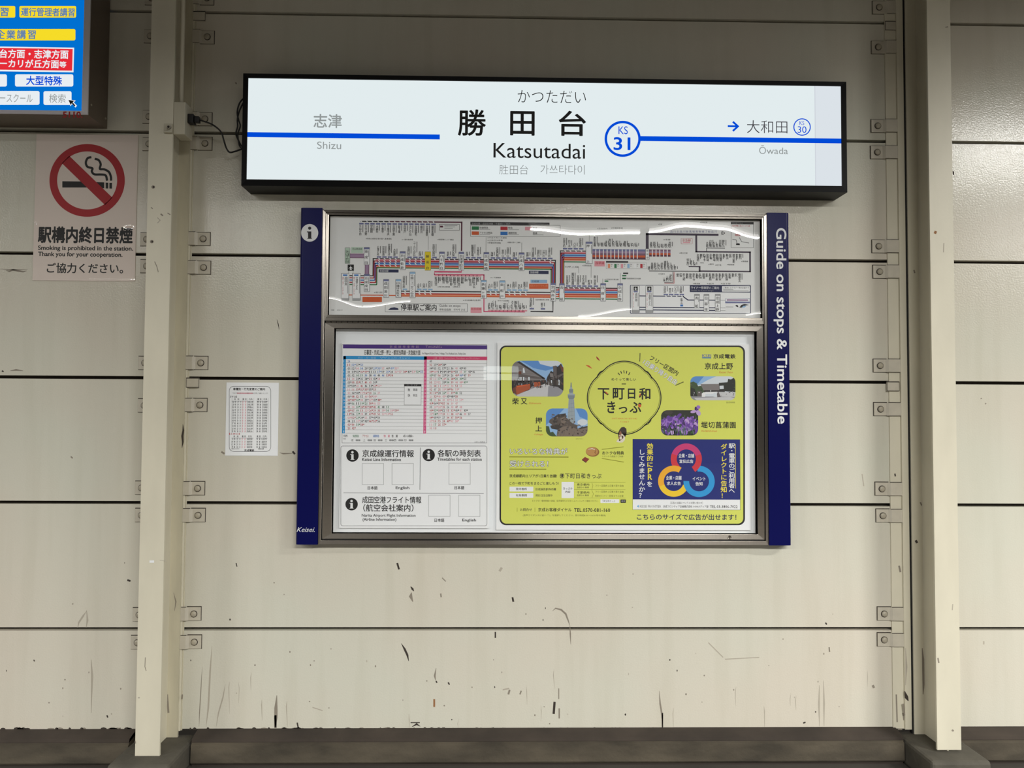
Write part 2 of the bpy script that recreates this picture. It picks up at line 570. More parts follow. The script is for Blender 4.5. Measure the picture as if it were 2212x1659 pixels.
# ------------------------------------------------------------------ setting
Z0 = 0.12                      # bottom of the wall panels
JZ = [Z0 + 0.3917 + 0.5 * k for k in range(0, 7)]   # seams between the panels, from the lowest up
BAYS = [(-6.0, -1.30), (-1.288, 1.618), (1.63, 6.0)]
wl = MB()
edges = [Z0] + JZ + [4.0]
for bx0, bx1 in BAYS:
    for k in range(len(edges) - 1):
        z0 = edges[k] + (0.0065 if k else 0)
        z1 = edges[k + 1] - 0.0065
        wl.box(bx0, bx1, 0.0, 0.08, z0, z1, 'wall')
wall_panels = wl
wp = Print(0.0, 0.0003)
# marks of wear on the paint
for pts, w, m in [
        ([(867, 1390), (874, 1402), (880, 1415), (883, 1428)], 5, 'dirt'), ([(858, 1216), (862, 1230)], 4, 'dirt'), ([(887, 1267), (891, 1272), (894, 1277)], 5, 'dirt'),
        ([(889, 1280), (887, 1288), (892, 1300)], 7, 'dirt2'), ([(942, 1443), (939, 1460), (941, 1470)], 4, 'dirt2'), ([(942, 1471), (944, 1475)], 3, 'dirt'), ([(938, 1510), (938, 1527)], 4, 'rust'),
        ([(968, 1474), (971, 1479)], 3, 'dirt'), ([(1107, 1290), (1109, 1300)], 4, 'dirt'), ([(1070, 1365), (1070, 1378)], 3, 'dirt'),
        ([(1193, 1320), (1200, 1314), (1212, 1317), (1222, 1326), (1228, 1342), (1231, 1352)], 4, 'dirt2'), ([(1231, 1352), (1232, 1370), (1233, 1392)], 3, 'dirt2'), ([(1198, 1516), (1196, 1542)], 5, 'dirt'),
        ([(1207, 1487), (1207, 1510)], 2, 'dirt2'), ([(1208, 1530), (1208, 1552)], 3, 'dirt2'), ([(1424, 1492), (1426, 1520), (1430, 1545), (1431, 1570)], 4, 'dirt2'), ([(1431, 1540), (1431, 1571)], 3, 'dirt'),
        ([(598, 1502), (596, 1530), (596, 1550), (595, 1571)], 8, 'dirt2'), ([(595, 1545), (595, 1572)], 5, 'dirt'), ([(642, 1561), (644, 1571)], 3, 'dirt'),
        ([(437, 1440), (434, 1490), (431, 1540), (430, 1570)], 2, 'dirt2'), ([(458, 1395), (454, 1450), (450, 1530), (445, 1570)], 4, 'dirt3'), ([(487, 1477), (482, 1505), (472, 1540), (467, 1570)], 3, 'dirt3'),
        ([(887, 1561), (907, 1561)], 2, 'dirt'), ([(890, 1570), (900, 1564), (908, 1569)], 4, 'dirt'), ([(675, 1528), (697, 1535)], 2, 'dirt3'), ([(1086, 1490), (1100, 1487)], 3, 'dirt3'), ([(1098, 1500), (1101, 1490)], 4, 'dirt2'), ([(1126, 1492), (1123, 1500)], 3, 'dirt2'),
        ([(1770, 1480), (1769, 1520), (1770, 1569)], 4, 'dirt3'), ([(1779, 1470), (1780, 1520), (1780, 1568)], 4, 'dirt3'), ([(1791, 1398), (1792, 1408)], 3, 'dirt2'), ([(1783, 1345), (1786, 1349)], 3, 'dirt'),
        ([(275, 1253), (282, 1255)], 4, 'dirt'), ([(187, 1320), (180, 1330), (170, 1345), (168, 1356)], 4, 'dirt3'), ([(187, 1318), (189, 1340), (186, 1356)], 4, 'dirt3'), ([(197, 1425), (199, 1460), (197, 1540)], 5, 'dirt3'), ([(231, 1545), (233, 1550)], 3, 'dirt'),
        ([(0, 581), (30, 583), (60, 582)], 2, 'dirt2'), ([(12, 584), (20, 586), (28, 583), (50, 587), (58, 585)], 4, 'dirt2'), ([(22, 801), (35, 799), (50, 801)], 4, 'dirt2'), ([(4, 801), (8, 803)], 3, 'dirt'),
        ([(510, 1216), (512, 1224)], 2, 'dirt'), ([(598, 690), (601, 700), (603, 712)], 2, 'dirt'), ([(478, 976), (485, 980)], 4, 'dirt2'), ([(604, 978), (612, 980), (634, 979)], 3, 'dirt2'), ([(632, 975), (637, 981)], 4, 'dirt'), ([(509, 178), (511, 182)], 3, 'dirt2'),
        ([(1862, 1024), (1866, 1050)], 2, 'dirt3'), ([(1640, 1420), (1566, 1424)], 2, 'dirt3'), ([(1530, 1388), (1562, 1420)], 2, 'dirt3'), ([(1740, 1560), (1735, 1562)], 3, 'dirt'), ([(2119, 860), (2120, 862)], 3, 'dirt2'), ([(2128, 871), (2130, 873)], 3, 'dirt2'),
        ([(157, 990), (153, 986)], 3, 'dirt2'), ([(955, 1248), (963, 1256)], 2, 'dirt2'), ([(1079, 1234), (1084, 1226)], 5, 'dirt3'), ([(952, 1282), (953, 1290)], 3, 'dirt2'), ([(1885, 1480), (1888, 1486)], 5, 'dirt2'), ([(2125, 1385), (2125, 1392)], 3, 'dirt3')]:
    wp.line(pts, w, m, 1, taper=len(pts) > 2)
rs = random.Random(5)
for k in range(150):           # paint chipped along the foot of the wall
    x = rs.uniform(-30, 2240)
    if 285 < x < 395 or 1950 < x < 2080:
        continue
    wd, hh = rs.uniform(4, 22), rs.uniform(0.5, 2.6)
    wp.poly([(x, 1577), (x + wd * 0.2, 1573.5 - hh * 0.6), (x + wd * 0.5, 1573 - hh), (x + wd * 0.8, 1573.5 - hh * 0.4), (x + wd, 1577)], 'dirt' if k % 3 else 'dirt2', 1)
for k in range(70):            # flecks, thicker towards the foot
    x, y = rs.uniform(0, 2212), 1565 - abs(rs.gauss(0, 190))
    if 640 < x < 1710 and y < 1190:
        continue
    wp.poly(oval(x, y, rs.uniform(0.8, 1.8), rs.uniform(1, 2.6), 7), rs.choice(['dirt2', 'dirt2', 'dirt3', 'dirt']), 1)
for k in range(16):            # thin run marks near the foot
    x = rs.uniform(380, 1960)
    y = rs.uniform(1440, 1560)
    wp.line([(x, y), (x + rs.uniform(-2, 2), y + 12), (x + rs.uniform(-2, 2), min(1572, y + rs.uniform(20, 70)))], rs.uniform(1, 2), 'dirt3', 1, taper=True)
wl.add(wp.v, [], 'wall')
base = len(wl.v) - len(wp.v)
for f, k in zip(wp.f, wp.m):
    wl.f.append([i + base for i in f])
    wl.m.append(wl.mi(wp.names[k]))
wl.box(-6.0, 6.0, 0.03, 0.1, Z0, 4.0, 'groove')
tag(wl.build('wall_back'), kind='structure')

st = MB()     # painted closing strips between the panels and the columns
st.box(1.606, 1.650, -0.006, 0.0, Z0 - 0.005, 4.0, 'column')
st.box(1.650, 1.6765, -0.016, 0.0, Z0 - 0.005, 4.0, 'column')
st.box(1.6765, 1.6835, -0.0155, 0.0, Z0 - 0.02, 4.0, 'seam')
st.box(1.6835, 1.79, -0.010, 0.0, Z0 - 0.005, 4.0, 'column')
pr = Print(0.0061, 0.0003)
for pts, w, m in [([(1933, 1023), (1934, 1029)], 3, 'dirt'), ([(1942, 1222), (1945, 1236)], 4, 'dirt2'), ([(1936, 1500), (1938, 1560)], 3, 'dirt2'), ([(1951, 1540), (1953, 1556)], 4, 'dirt2')]:
    pr.line(pts, w, m)
p2 = Print(0.0161, 0.0003)
for pts, w, m in [([(1954, 1493), (1958, 1506), (1962, 1514)], 8, 'dirt'), ([(1956, 1400), (1958, 1440), (1956, 1480)], 4, 'dirt3'), ([(1951, 1520), (1954, 1545)], 3, 'dirt2')]:
    p2.line(pts, w, m, taper=len(pts) > 2)
for q in (pr, p2):
    off = len(st.v)
    st.v += q.v
    for f, k in zip(q.f, q.m):
        st.f.append([i + off for i in f])
        st.m.append(st.mi(q.names[k]))
tag(st.build('trim_1'), kind='structure')
st = MB()
st.box(-1.345, -1.2425, -0.010, 0.0, Z0 - 0.005, 4.0, 'column')
st.box(-1.2425, -1.2375, -0.004, 0.0, Z0 - 0.005, 4.0, 'column_aged')
tag(st.build('trim_2', bevel=0.001), kind='structure')

fl = MB()
fl.box(-10, 10, -18, 0.1, -0.2, 0.0, 'floor')
tag(fl.build('floor'), kind='structure')
ce = MB()
ce.box(-10, 10, -18, 0.1, 4.0, 4.1, 'ceiling')
tag(ce.build('ceiling'), kind='structure')
cb = MB()     # kerb the wall stands on
for a, b in ((-6, -1.415), (-1.175, 1.615), (1.845, 6)):
    cb.sweep_x([(0.08, Z0), (0.0, Z0), (-0.035, Z0 - 0.006), (-0.062, Z0 - 0.014), (-0.066, Z0 - 0.024), (-0.066, Z0 - 0.031), (-0.073, Z0 - 0.034), (-0.075, Z0 - 0.1), (-0.07, Z0 - 0.107), (0.08, Z0 - 0.107)], a, b, 'concrete')
    cb.sweep_x([(0.0, Z0 + 0.0004), (-0.0352, Z0 - 0.0054), (-0.0628, Z0 - 0.0136), (-0.067, Z0 - 0.024), (-0.0665, Z0 - 0.026), (-0.03, Z0 - 0.02), (0.0, Z0 - 0.01)], a, b, 'ledge')
    cb.box(a, b, -0.062, 0.08, 0.0, Z0 - 0.107, 'rim')
tag(cb.build('baseboard_back'), kind='structure')

# ------------------------------------------------------------------ columns
for cx, hw, zf, zr, lab, pads in ((-1.294, 0.0455, Z0 - 0.0284, Z0 - 0.0255, 'cream painted steel H column left of the station sign', 'concrete footing block under the left cream column'),
                                  (1.7308, 0.0462, Z0 - 0.0145, Z0 - 0.022, 'cream painted steel H column right of the station sign', 'concrete footing block under the right cream column')):
    t = thing('steel_column', (cx, -0.1, zr), lab, 'column')
    t['kind'] = 'thing'
    a = MB()
    a.box(cx - hw, cx + hw, -0.18, -0.171, zf, 4.0, 'column')
    if cx < 0:
        pr = Print(0.18, 0.0003)
        for pts, w, m in [([(347, 462), (352, 466)], 3, 'dirt2'), ([(362, 460), (368, 464)], 2, 'dirt2'), ([(326, 448), (330, 451)], 2, 'dirt2'), ([(340, 470), (346, 476), (340, 482)], 1.5, 'dirt3'), ([(334, 565), (339, 576), (342, 588)], 1.5, 'dirt2'),
                          ([(323, 1213), (333, 1213)], 5, 'white'), ([(314, 1420), (313, 1440), (316, 1449)], 1.5, 'dirt2'), ([(298, 1507), (302, 1507)], 3, 'dirt3'), ([(345, 1210), (360, 1212)], 1, 'dirt3'), ([(292, 1600), (293, 1606)], 2, 'dirt2')]:
            pr.line(pts, w, m)
        for x, y in ((331, 404), (328, 522)):
            pr.poly(oval(x, y, 4, 3.6, 14), 'dirt2')
            pr.poly(oval(x + 1, y, 2, 2, 10), 'dirt', 2)
    else:
        pr = Print(0.18, 0.0003)
        for pts, w, m in [([(2018, 501), (2023, 503)], 6, 'rust'), ([(2039, 525), (2038, 545)], 2, 'dirt3'), ([(2059, 370), (2060, 378)], 3, 'dirt'), ([(2026, 1421), (2028, 1432)], 3, 'dirt2'), ([(2058, 1305), (2057, 1318)], 2, 'dirt3'), ([(2056, 1577), (2060, 1579)], 4, 'dirt2'), ([(2042, 59), (2048, 58)], 2, 'dirt2')]:
            pr.line(pts, w, m)
    off = len(a.v)
    a.v += pr.v
    for f, k in zip(pr.f, pr.m):
        a.f.append([i + off for i in f])
        a.m.append(a.mi(pr.names[k]))
    a.build('front_flange', t)
    a = MB()
    a.box(cx - 0.003, cx + 0.003, -0.171, -0.020, zr, 4.0, 'column')
    a.build('web', t)
    a = MB()
    a.box(cx - hw, cx + hw, -0.020, -0.010, zr, 4.0, 'column_aged' if cx < 0 else 'column')
    pr = Print(0.02, 0.0003)
    for pts, w, m in ([([(395, 916), (396, 930), (394, 942), (395, 955), (393, 968)], 5, 'dirt'), ([(393, 1510), (394, 1500)], 3, 'dirt2'), ([(361, 1500), (364, 1540)], 4, 'dirt2'), ([(375, 1280), (380, 1300), (377, 1320)], 3, 'dirt2')] if cx < 0 else
                      [([(1978, 1167), (1981, 1173)], 5, 'dirt'), ([(1992, 1400), (1996, 1450), (1994, 1500)], 8, 'dirt2'), ([(1988, 1085), (1991, 1092)], 3, 'dirt2'), ([(1974, 583), (1976, 590)], 3, 'dirt2')]):
        pr.line(pts, w, m, taper=len(pts) > 2)
    off = len(a.v)
    a.v += pr.v
    for f, k in zip(pr.f, pr.m):
        a.f.append([i + off for i in f])
        a.m.append(a.mi(pr.names[k]))
    a.build('rear_flange', t)
    b = MB()
    b.box(cx - 0.112, cx + 0.112, -0.26, 0.02, 0.0, zr - 0.001, 'concrete2')
    tag(b.build('concrete_footing', bevel=0.012, seg=2, loc=(cx, -0.12, 0)), pads, 'footing')

# ------------------------------------------------------------------ panel clips


def make_clip(side, s_i, above, small, cx_px, cy_px, idx_label):
    """plate on the panel (side=+1: bolt end to the right) stepping over the strip beside the column"""
    X, Z = P(cx_px, cy_px, 0.006)
    t = thing('panel_clip', (X, -0.003, Z), idx_label, 'clip', 'painted steel clips holding the wall panels')
    h = 0.026
    if small:
        a = MB()
        a.box(X - 0.024, X + 0.024, -0.012, -0.001, Z - 0.017, Z + 0.017, 'clip')
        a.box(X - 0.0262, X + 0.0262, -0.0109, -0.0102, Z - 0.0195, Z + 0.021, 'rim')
        a.build('plate', t, bevel=0.0012)
        return t
    tail = -side   # direction towards the column
    prof = [(X - tail * 0.026, -0.0012), (X - tail * 0.026, -0.006), (X + tail * 0.022, -0.006), (X + tail * 0.032, -0.0145), (X + tail * 0.082, -0.0145), (X + tail * 0.082, -0.0105), (X + tail * 0.036, -0.0105), (X + tail * 0.026, -0.0012)]
    if tail > 0:
        prof = prof
    else:
        prof = prof[::-1]
    a = MB()
    a.prism(prof, Z - h, Z + h, 'clip')
    a.box(min(X - tail * 0.0285, X + tail * 0.03), max(X - tail * 0.0285, X + tail * 0.03), -0.0013, 0.0, Z - h - 0.002, Z + h + 0.0034, 'rim')  # dark margin paints in grime plus shadow, thicker on top
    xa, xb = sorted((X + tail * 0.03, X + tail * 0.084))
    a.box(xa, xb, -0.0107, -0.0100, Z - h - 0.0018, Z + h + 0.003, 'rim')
    a.build('plate', t, bevel=0.0006, seg=1)
    b = MB()
    b.ring_y(X, Z, [(0.0135, -0.0062), (0.0135, -0.0085)], 'rim', 20)
    b.ring_y(X, Z, [(0.0115, -0.0085), (0.0115, -0.0105), (0.0095, -0.0135), (0.005, -0.0155)], 'bolt', 20)
    b.build('bolt', t, smooth=False)
    return t


ORD = ['top', 'second', 'third', 'fourth', 'fifth', 'lowest']


def clip_label(where, seam, above, small):
    if small:
        return f'small cream packing piece at the {ORD[seam]} seam {where}'
    return f'cream clip just {"above" if above else "below"} the {ORD[seam]} wall seam {where}'


RIGHT = [(0, 1, 1899, 16), (0, 0, 1897, 102), (1, 1, 1896, 272), (1, 0, 1895, 329), (2, 1, 1898, 532), (2, 0, 1900, 587), (3, 1, 1901, 790), (3, 0, 1902, 884), (4, 1, 1905, 1056), (4, 0, 1907, 1114), (5, 1, 1910, 1326), (5, 0, 1910, 1382)]
MIDL = [(0, 1, 447, -4), (0, 0, 448, 80), (1, 1, 443, 257), (1, 0, 443, 310), (2, 1, 439, 516), (2, 0, 440, 578), (3, 1, 434, 784), (3, 0, 432, 875), (4, 1, 427, 1055), (4, 0, 428, 1113), (5, 1, 419, 1326), (5, 0, 420, 1387)]
LEFT = [(0, 1, 327, -4), (0, 0, 325, 78), (1, 1, 322, 252), (1, 0, 322, 311), (2, 1, 317, 517), (2, 0, 317, 575), (3, 1, 313, 784), (3, 0, 312, 876), (4, 1, 306, 1054), (4, 0, 306, 1113), (5, 1, 301, 1328), (5, 0, 297, 1388)]
for rows, side, where in ((RIGHT, -1, 'beside the right column'), (MIDL, 1, 'right of the left column'), (LEFT, -1, 'left of the left column')):
    for seam, up, x, y in rows:
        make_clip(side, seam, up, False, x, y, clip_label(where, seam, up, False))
for seam, x, y, where in ((0, 1924, 57, 'beside the right column'), (3, 1928, 835, 'beside the right column'), (0, 431, 36, 'right of the left column'), (3, 417, 827, 'right of the left column')):
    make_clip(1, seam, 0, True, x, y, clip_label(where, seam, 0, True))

# ------------------------------------------------------------------ station name sign
sg = thing('station_name_sign', (0.19, 0.0, 2.26), 'long backlit white station name sign in a black box above the map board', 'sign')
SX0, SX1, SZ0, SZ1 = -1.0045, 1.389, Z0 + 2.1415, Z0 + 2.5878
IX0, IX1, IZ0, IZ1 = -0.9862, 1.370, Z0 + 2.1680, Z0 + 2.5718
a = MB()
a.frame((SX0, SX1, SZ0, SZ1), (IX0, IX1, IZ0, IZ1), 0.0, -0.12, -0.117, 'signblack', 'signblack')
a.box(SX0 + 0.004, SX1 - 0.004, -0.06, -0.001, SZ0 + 0.004, SZ1 - 0.004, 'signblack')
a.build('cabinet', sg)
a = MB()
a.box(IX0 - 0.002, IX1 + 0.002, -0.112, -0.07, IZ0 - 0.002, IZ1 + 0.002, 'face')
xs = P(1761, 290, .112)[0]
a.box(xs, IX1 + 0.001, -0.1122, -0.07, IZ0 - 0.001, IZ1 + 0.001, 'epanel')
a.box(xs - 0.0015, xs + 0.0015, -0.1123, -0.07, IZ0 - 0.001, IZ1 + 0.001, 'eline')
face = a.build('face_panel', sg)
def letter(nm, label, items, parent=None):
    q = Print(0.1125, 0.0002)
    for it in items:
        q.T(*it)
    o = q.build(nm, parent or face)
    o['label'] = label
    return o


letter('kana_lettering', 'black hiragana lettering', [('かつただい', 1118, 195, 1266, 223, 'eblack', 2, -0.012, 8)])
letter('kanji_lettering', 'large black kanji lettering', [('勝', 990, 237, 1049, 293, 'eblack', 2, 0.004, 10), ('田', 1103, 241, 1154, 292, 'eblack', 2, 0.006, 10), ('台', 1208, 240, 1265, 293, 'eblack', 2, 0.004, 10)])
letter('roman_lettering', 'black roman lettering', [('Katsutadai', 1066, 310, 1264, 342, 'eblack', 2, 0.0, 10)])
letter('chinese_lettering', 'grey simplified Chinese lettering', [('胜田台', 1078, 356, 1141, 377, 'emid', 2, -0.012, 6)])
letter('korean_lettering', 'grey Korean lettering', [('가쓰타다이', 1167, 356, 1263, 377, 'emid', 2, -0.012, 6)])
p = Print(0.1125, 0.0002)
zc = P(1600, 302, .1125)[1]
zl = P(742, 293.3, .1125)[1]
hb = 0.0098
for xa, xb, zz in ((IX0, P(950, 294, .1125)[0], zl), (P(1380, 300, .1125)[0], IX1, zc)):
    q = MB()
    q.add([(xa, -0.1127, zz - hb), (xb, -0.1127, zz - hb), (xb, -0.1127, zz + hb), (xa, -0.1127, zz + hb)], [(0, 1, 2, 3)], 'eblue')
    q.build('line_stripe', face)['label'] = 'blue line stripe'
p = Print(0.1125, 0.0002)
p.band(oval(1345, 300, 39, 39, 64), oval(1345, 300, 33.6, 33.6, 64), 'eblue', 2)
p.poly(oval(1345, 300, 33.8, 33.8, 64), 'face', 1.5)
p.T('KS', 1336, 273, 1356, 290, 'eblue', 3, 0.0, 8)
p.T('31', 1326, 297, 1361, 324, 'eblue', 3, 0.012, 8)
p.build('station_number_roundel', face)['label'] = 'blue ring with station number'
letter('kanji_lettering', 'grey kanji of the station to the left', [('志津', 678, 247, 738, 276, 'egrey', 2, 0.012, 8)])
letter('roman_lettering', 'grey roman name of the station to the left', [('Shizu', 685, 306, 737, 322, 'egrey', 2, 0.0, 8)])
letter('kanji_lettering', 'dark kanji of the station to the right', [('大和田', 1613, 260, 1701, 288, 'esmoke', 2, -0.006, 8)])
letter('roman_lettering', 'grey roman name of the station to the right', [('Ōwada', 1640, 314, 1702, 333, 'egrey', 2, 0.0, 8)])
p = Print(0.1125, 0.0002)
p.line([(1572, 272.5), (1594, 273)], 4, 'eblue', 2)
p.line([(1583, 263), (1594, 273), (1583, 283)], 4.2, 'eblue', 2)
p.build('arrow', face)['label'] = 'blue arrow pointing right'
p = Print(0.1125, 0.0002)
p.band(oval(1732.5, 274.5, 18.8, 18.8, 48), oval(1732.5, 274.5, 16.6, 16.6, 48), 'eblue', 2)
p.T('KS', 1727, 261.5, 1737, 270, 'eblue', 2, 0.0, 6)
p.T('30', 1723, 273, 1742, 287, 'eblue', 2, 0.0, 6)
p.build('next_number_roundel', face)['label'] = 'small blue ring with the next station number'

# ------------------------------------------------------------------ map and timetable board
bd = thing('information_board', (0.195, 0.0, Z0 + 0.734), 'stainless framed map and timetable board with navy side posts under the sign', 'board')
D = 0.045
BZ0, BZ1 = Z0 + 0.7345, Z0 + 2.0755


def post(x0, x1, outer_left):
    r = 0.012
    pr = []
    for k in range(6):
        an = math.radians(90 * k / 5)
        pr.append((r - r * math.cos(an), r - r * math.sin(an)))       # (inset from outer edge, inset from front) quarter round
    out = []
    if outer_left:
        out = [(x0, 0.0)] + [(x0 + a_, -0.05 + b_) for a_, b_ in pr] + [(x1, -0.05), (x1, 0.0)]
    else:
        out = [(x1, 0.0), (x0, 0.0), (x0, -0.05)] + [(x1 - a_, -0.05 + b_) for a_, b_ in pr[::-1]]
    a = MB()
    a.prism(out, BZ0, BZ1, 'navy')
    return a.build('side_post', bd)


pl0, pl1 = P(643.5, 813, .05)[0], P(691, 813, .05)[0]
pr0, pr1 = P(1659.5, 813, .05)[0], P(1707.5, 813, .05)[0]
left_post = post(pl0, pl1, True)
right_post = post(pr0, pr1, False)
p = Print(0.0501, 0.0002)
p.poly(oval(669, 503, 18.5, 19, 40), 'white', 1)
p.poly(oval(669, 493, 3.4, 3.4, 16), 'dark', 2)
p.poly([(663, 500), (672.5, 500), (672.5, 514), (674.5, 516), (663, 516), (665.5, 514), (665.5, 502), (663, 502)], 'dark', 2)
p.build('information_symbol', left_post)['label'] = 'white disc with a letter i'
p = Print(0.0501, 0.0002)
p.T('Keisei.', 641, 1139, 680, 1149, 'white', 1, 0.0, 4, shear=0.35)
p.build('script_lettering', left_post)['label'] = 'white script lettering'
p = Print(0.0501, 0.0002)
cx, cy, hl = 1685.0, 703, 210
p.T('Guide on stops & Timetable', cx - hl, cy - 14, cx + hl, cy + 14, 'white', 1, 0.012, 6, rot=math.pi / 2)
p.build('post_lettering', right_post)['label'] = 'white lettering reading Guide on stops & Timetable'


def R4(x0, y0, x1, y1, d):
    ym, xm = (y0 + y1) / 2, (x0 + x1) / 2
    return (P(x0, ym, d)[0], P(x1, ym, d)[0], P(xm, y1, d)[1], P(xm, y0, d)[1])


OUT = (pl1, pr0, BZ0, BZ1 - 0.006)
ZMID = P(1170, 698.5, D)[1]
UP = R4(711, 471, 1645, 682, D)
# fixed carcass
a = MB()
g = 0.012
a.frame(OUT, (OUT[0] + 0.013, OUT[1] - 0.013, OUT[2] + 0.017, OUT[3] - 0.0105), 0.0, -0.0452, -0.046, 'steel_h', 'steel')
a.build('outer_frame', bd, bevel=0.0012, seg=2)
a = MB()
a.box(OUT[0] + 0.012, OUT[1] - 0.012, -0.012, -0.001, OUT[2] + 0.016, OUT[3] - 0.01, 'case')
a.box(OUT[0] + 0.012, OUT[1] - 0.012, -0.03, -0.012, ZMID - 0.004, ZMID + 0.004, 'seam')
a.box(OUT[0] + 0.0125, OUT[0] + 0.016, -0.04, -0.012, OUT[2] + 0.0165, ZMID, 'seam')
a.box(OUT[1] - 0.016, OUT[1] - 0.0125, -0.04, -0.012, OUT[2] + 0.0165, ZMID, 'seam')
a.box(OUT[0] + 0.0125, OUT[1] - 0.0125, -0.04, -0.012, OUT[2] + 0.0168, OUT[2] + 0.0205, 'seam')
a.build('back_panel', bd)
uo = (OUT[0] + 0.0135, OUT[1] - 0.0135, ZMID + 0.004, OUT[3] - 0.0115)
ui = (P(711, 575, .03)[0], P(1643.5, 575, .03)[0], P(1170, 684, .03)[1], P(1170, 470.5, .03)[1])
a = MB()
um = (uo[0] + 0.006, uo[1] - 0.006, uo[2] + 0.014, uo[3] - 0.007)
a.frame(uo, um, -0.012, -0.0437, -0.044, 'steel_h', 'steel')
a.frame((um[0] - .001, um[1] + .001, um[2] - .001, um[3] + .001), ui, -0.012, -0.0425, -0.0415, 'steel_h', 'steel')
uf = a.build('map_frame', bd, bevel=0.0008, seg=1)
lo = (OUT[0] + 0.0165, OUT[1] - 0.0165, OUT[2] + 0.0215, ZMID - 0.004)
li = (P(720, 932, .036)[0], P(1634.5, 932, .036)[0], P(1170, 1152.5, .036)[1], P(1170, 713, .036)[1])
a = MB()
a.frame(lo, li, -0.012, -0.044, -0.0436, 'steel_h', 'steel')
lf = a.build('display_case_door', bd, bevel=0.0015, seg=2)
b = MB()
kx, kz = P(1576, 1161, .044)
b.ring_y(kx, kz, [(0.0075, -0.04), (0.0075, -0.0445), (0.0062, -0.0455), (0.0045, -0.0445)], 'steel', 20)
b.box(kx - 0.001, kx + 0.001, -0.0448, -0.044, kz - 0.0042, kz + 0.0042, 'seam')
b.build('lock', lf)
b = MB()     # piano hinge between the two frames
hx = uo[0] + 0.005
while hx < uo[1] - 0.02:
    b.tube([(hx, -0.037, ZMID), (hx + 0.019, -0.037, ZMID)], 0.0033, 'steel_h', 8)
    hx += 0.0215
b.build('hinge', lf)


def sheet_grid(x0, x1, z0, z1, y, fn, nx=160, nz=24):
    b = MB()
    vs = [(x0 + (x1 - x0) * i / nx, y + fn(i / nx, k / nz), z0 + (z1 - z0) * k / nz) for k in range(nz + 1) for i in range(nx + 1)]
    fs = [(k * (nx + 1) + i, k * (nx + 1) + i + 1, (k + 1) * (nx + 1) + i + 1, (k + 1) * (nx + 1) + i) for k in range(nz) for i in range(nx)]
    b.add(vs, fs, 'acrylic')
    return b


def ease(pts, x):
    for (xa, ya), (xb, yb) in zip(pts, pts[1:]):
        if x <= xb:
            t = (1 - math.cos(math.pi * (x - xa) / (xb - xa))) / 2
            return ya + (yb - ya) * t
    return pts[-1][1]


SAG_T = [(-0.1, 0), (0.0, 0), (0.47, -2), (0.58, 9), (0.72, 7), (0.74, 3), (0.825, -14), (0.91, -9), (1.0, 18), (1.1, 18)]
SAG_B = [(-0.1, -22), (0.0, -20), (0.08, 0), (0.19, -13), (0.36, 0), (0.576, 15), (0.70, 0), (0.83, 8), (0.95, 12), (1.0, 5), (1.1, 5)]


def bow(u, v):
    """the acrylic has sagged and ripples a little: its lean along the upper and the lower edge"""
    return 0.393 / 2400 * (ease(SAG_B, u) * (v - v * v / 2 - 0.3) + ease(SAG_T, u) * (v * v / 2 - 0.2))


sheet_grid(ui[0] - 0.002, ui[1] + 0.002, ui[2] - 0.002, ui[3] + 0.002, -0.0325, bow).build('acrylic_cover', uf, smooth=True)
sheet_grid(li[0] - 0.002, li[1] + 0.002, li[2] - 0.002, li[3] + 0.002, -0.0335, lambda u, v: 0.0, 2, 2).build('acrylic_cover', lf, smooth=True)


# ------------------------------------------------------------------ route map poster
def lv(x, y0, x0):
    """photo height at x of the level line that passes (x0, y0)"""
    return y0 + (0.0126 - 1.486e-5 * (y0 - 297)) * (x - x0)


mp = Print(0.0212)
wm = MB()
mp.box(ui[0] - 0.004, ui[1] + 0.004, -0.0212, -0.0125, ui[2] - 0.004, ui[3] + 0.004, 'paperdull')


def level(xa, xb, y, w, m, L=2, xr=None):
    xm = (xa + xb) / 2
    yc = y if xr is None else lv(xm, y, xr)
    mp.rect(xa, yc - w / 2, xb, yc + w / 2, m, L)


def up(x, w, ya, yb, m, L=2):
    mp.rect(x - w / 2, ya, x + w / 2, yb, m, L)


def name_up(x, yb, txt, L=4, c=5.2, tab='mblue'):
    """upright column of characters standing on yb, with its foreign reading beside it"""
    h = c * len(txt)
    mp.T(txt, x - 5.0, yb - h, x + 0.3, yb, 'dark', L, 0.008, 1, vert=True)
    mp.rect(x + 2.2, yb - h, x + 3.6, yb - h * 0.25, 'grey', L)
    if tab:
        mp.rect(x - 5, yb + 1.2, x + 4.5, yb + 4.4, tab, L)


def name_down(x, yt, txt, L=4, c=5.2, tab='mblue'):
    h = c * len(txt)
    mp.T(txt, x - 5.0, yt, x + 0.3, yt + h, 'dark', L, 0.008, 1, vert=True)
    mp.rect(x + 2.2, yt, x + 3.6, yt + h * 0.7, 'grey', L)
    if tab:
        mp.rect(x - 5, yt - 4.4, x + 4.5, yt - 1.2, tab, L)


def stop_box(x0, x1, y0, y1, txt, L=6, top='mblue', fill='paper'):
    mp.rect(x0, y0, x1, y1, 'grey', L, 1.2)
    mp.rect(x0 + 0.8, y0 + 0.8, x1 - 0.8, y1 - 0.8, fill, L + 0.4)
    mp.rect(x0 + 0.8, y0 + 0.8, x1 - 0.8, y0 + 4.6, top, L + 0.8)
    mp.S(txt, x0 + 2, y0 + 6.5, x0 + 8.2, y1 - 1.5, 'black', L + 1.2, 0.012, 1, vert=True)
    mp.rect(x1 - 3, y0 + 7, x1 - 2, y0 + (y1 - y0) * 0.55, 'grey', L + 1.2)


def ticks(xs, y0, y1, xr, m='paper', L=5):
    for x in xs:
        d = lv(x, y0, xr) - y0
        mp.line([(x - 1.8, y0 + d - 1.2), (x + 1.8, y1 + d + 1.2)], 2.0, m, L)


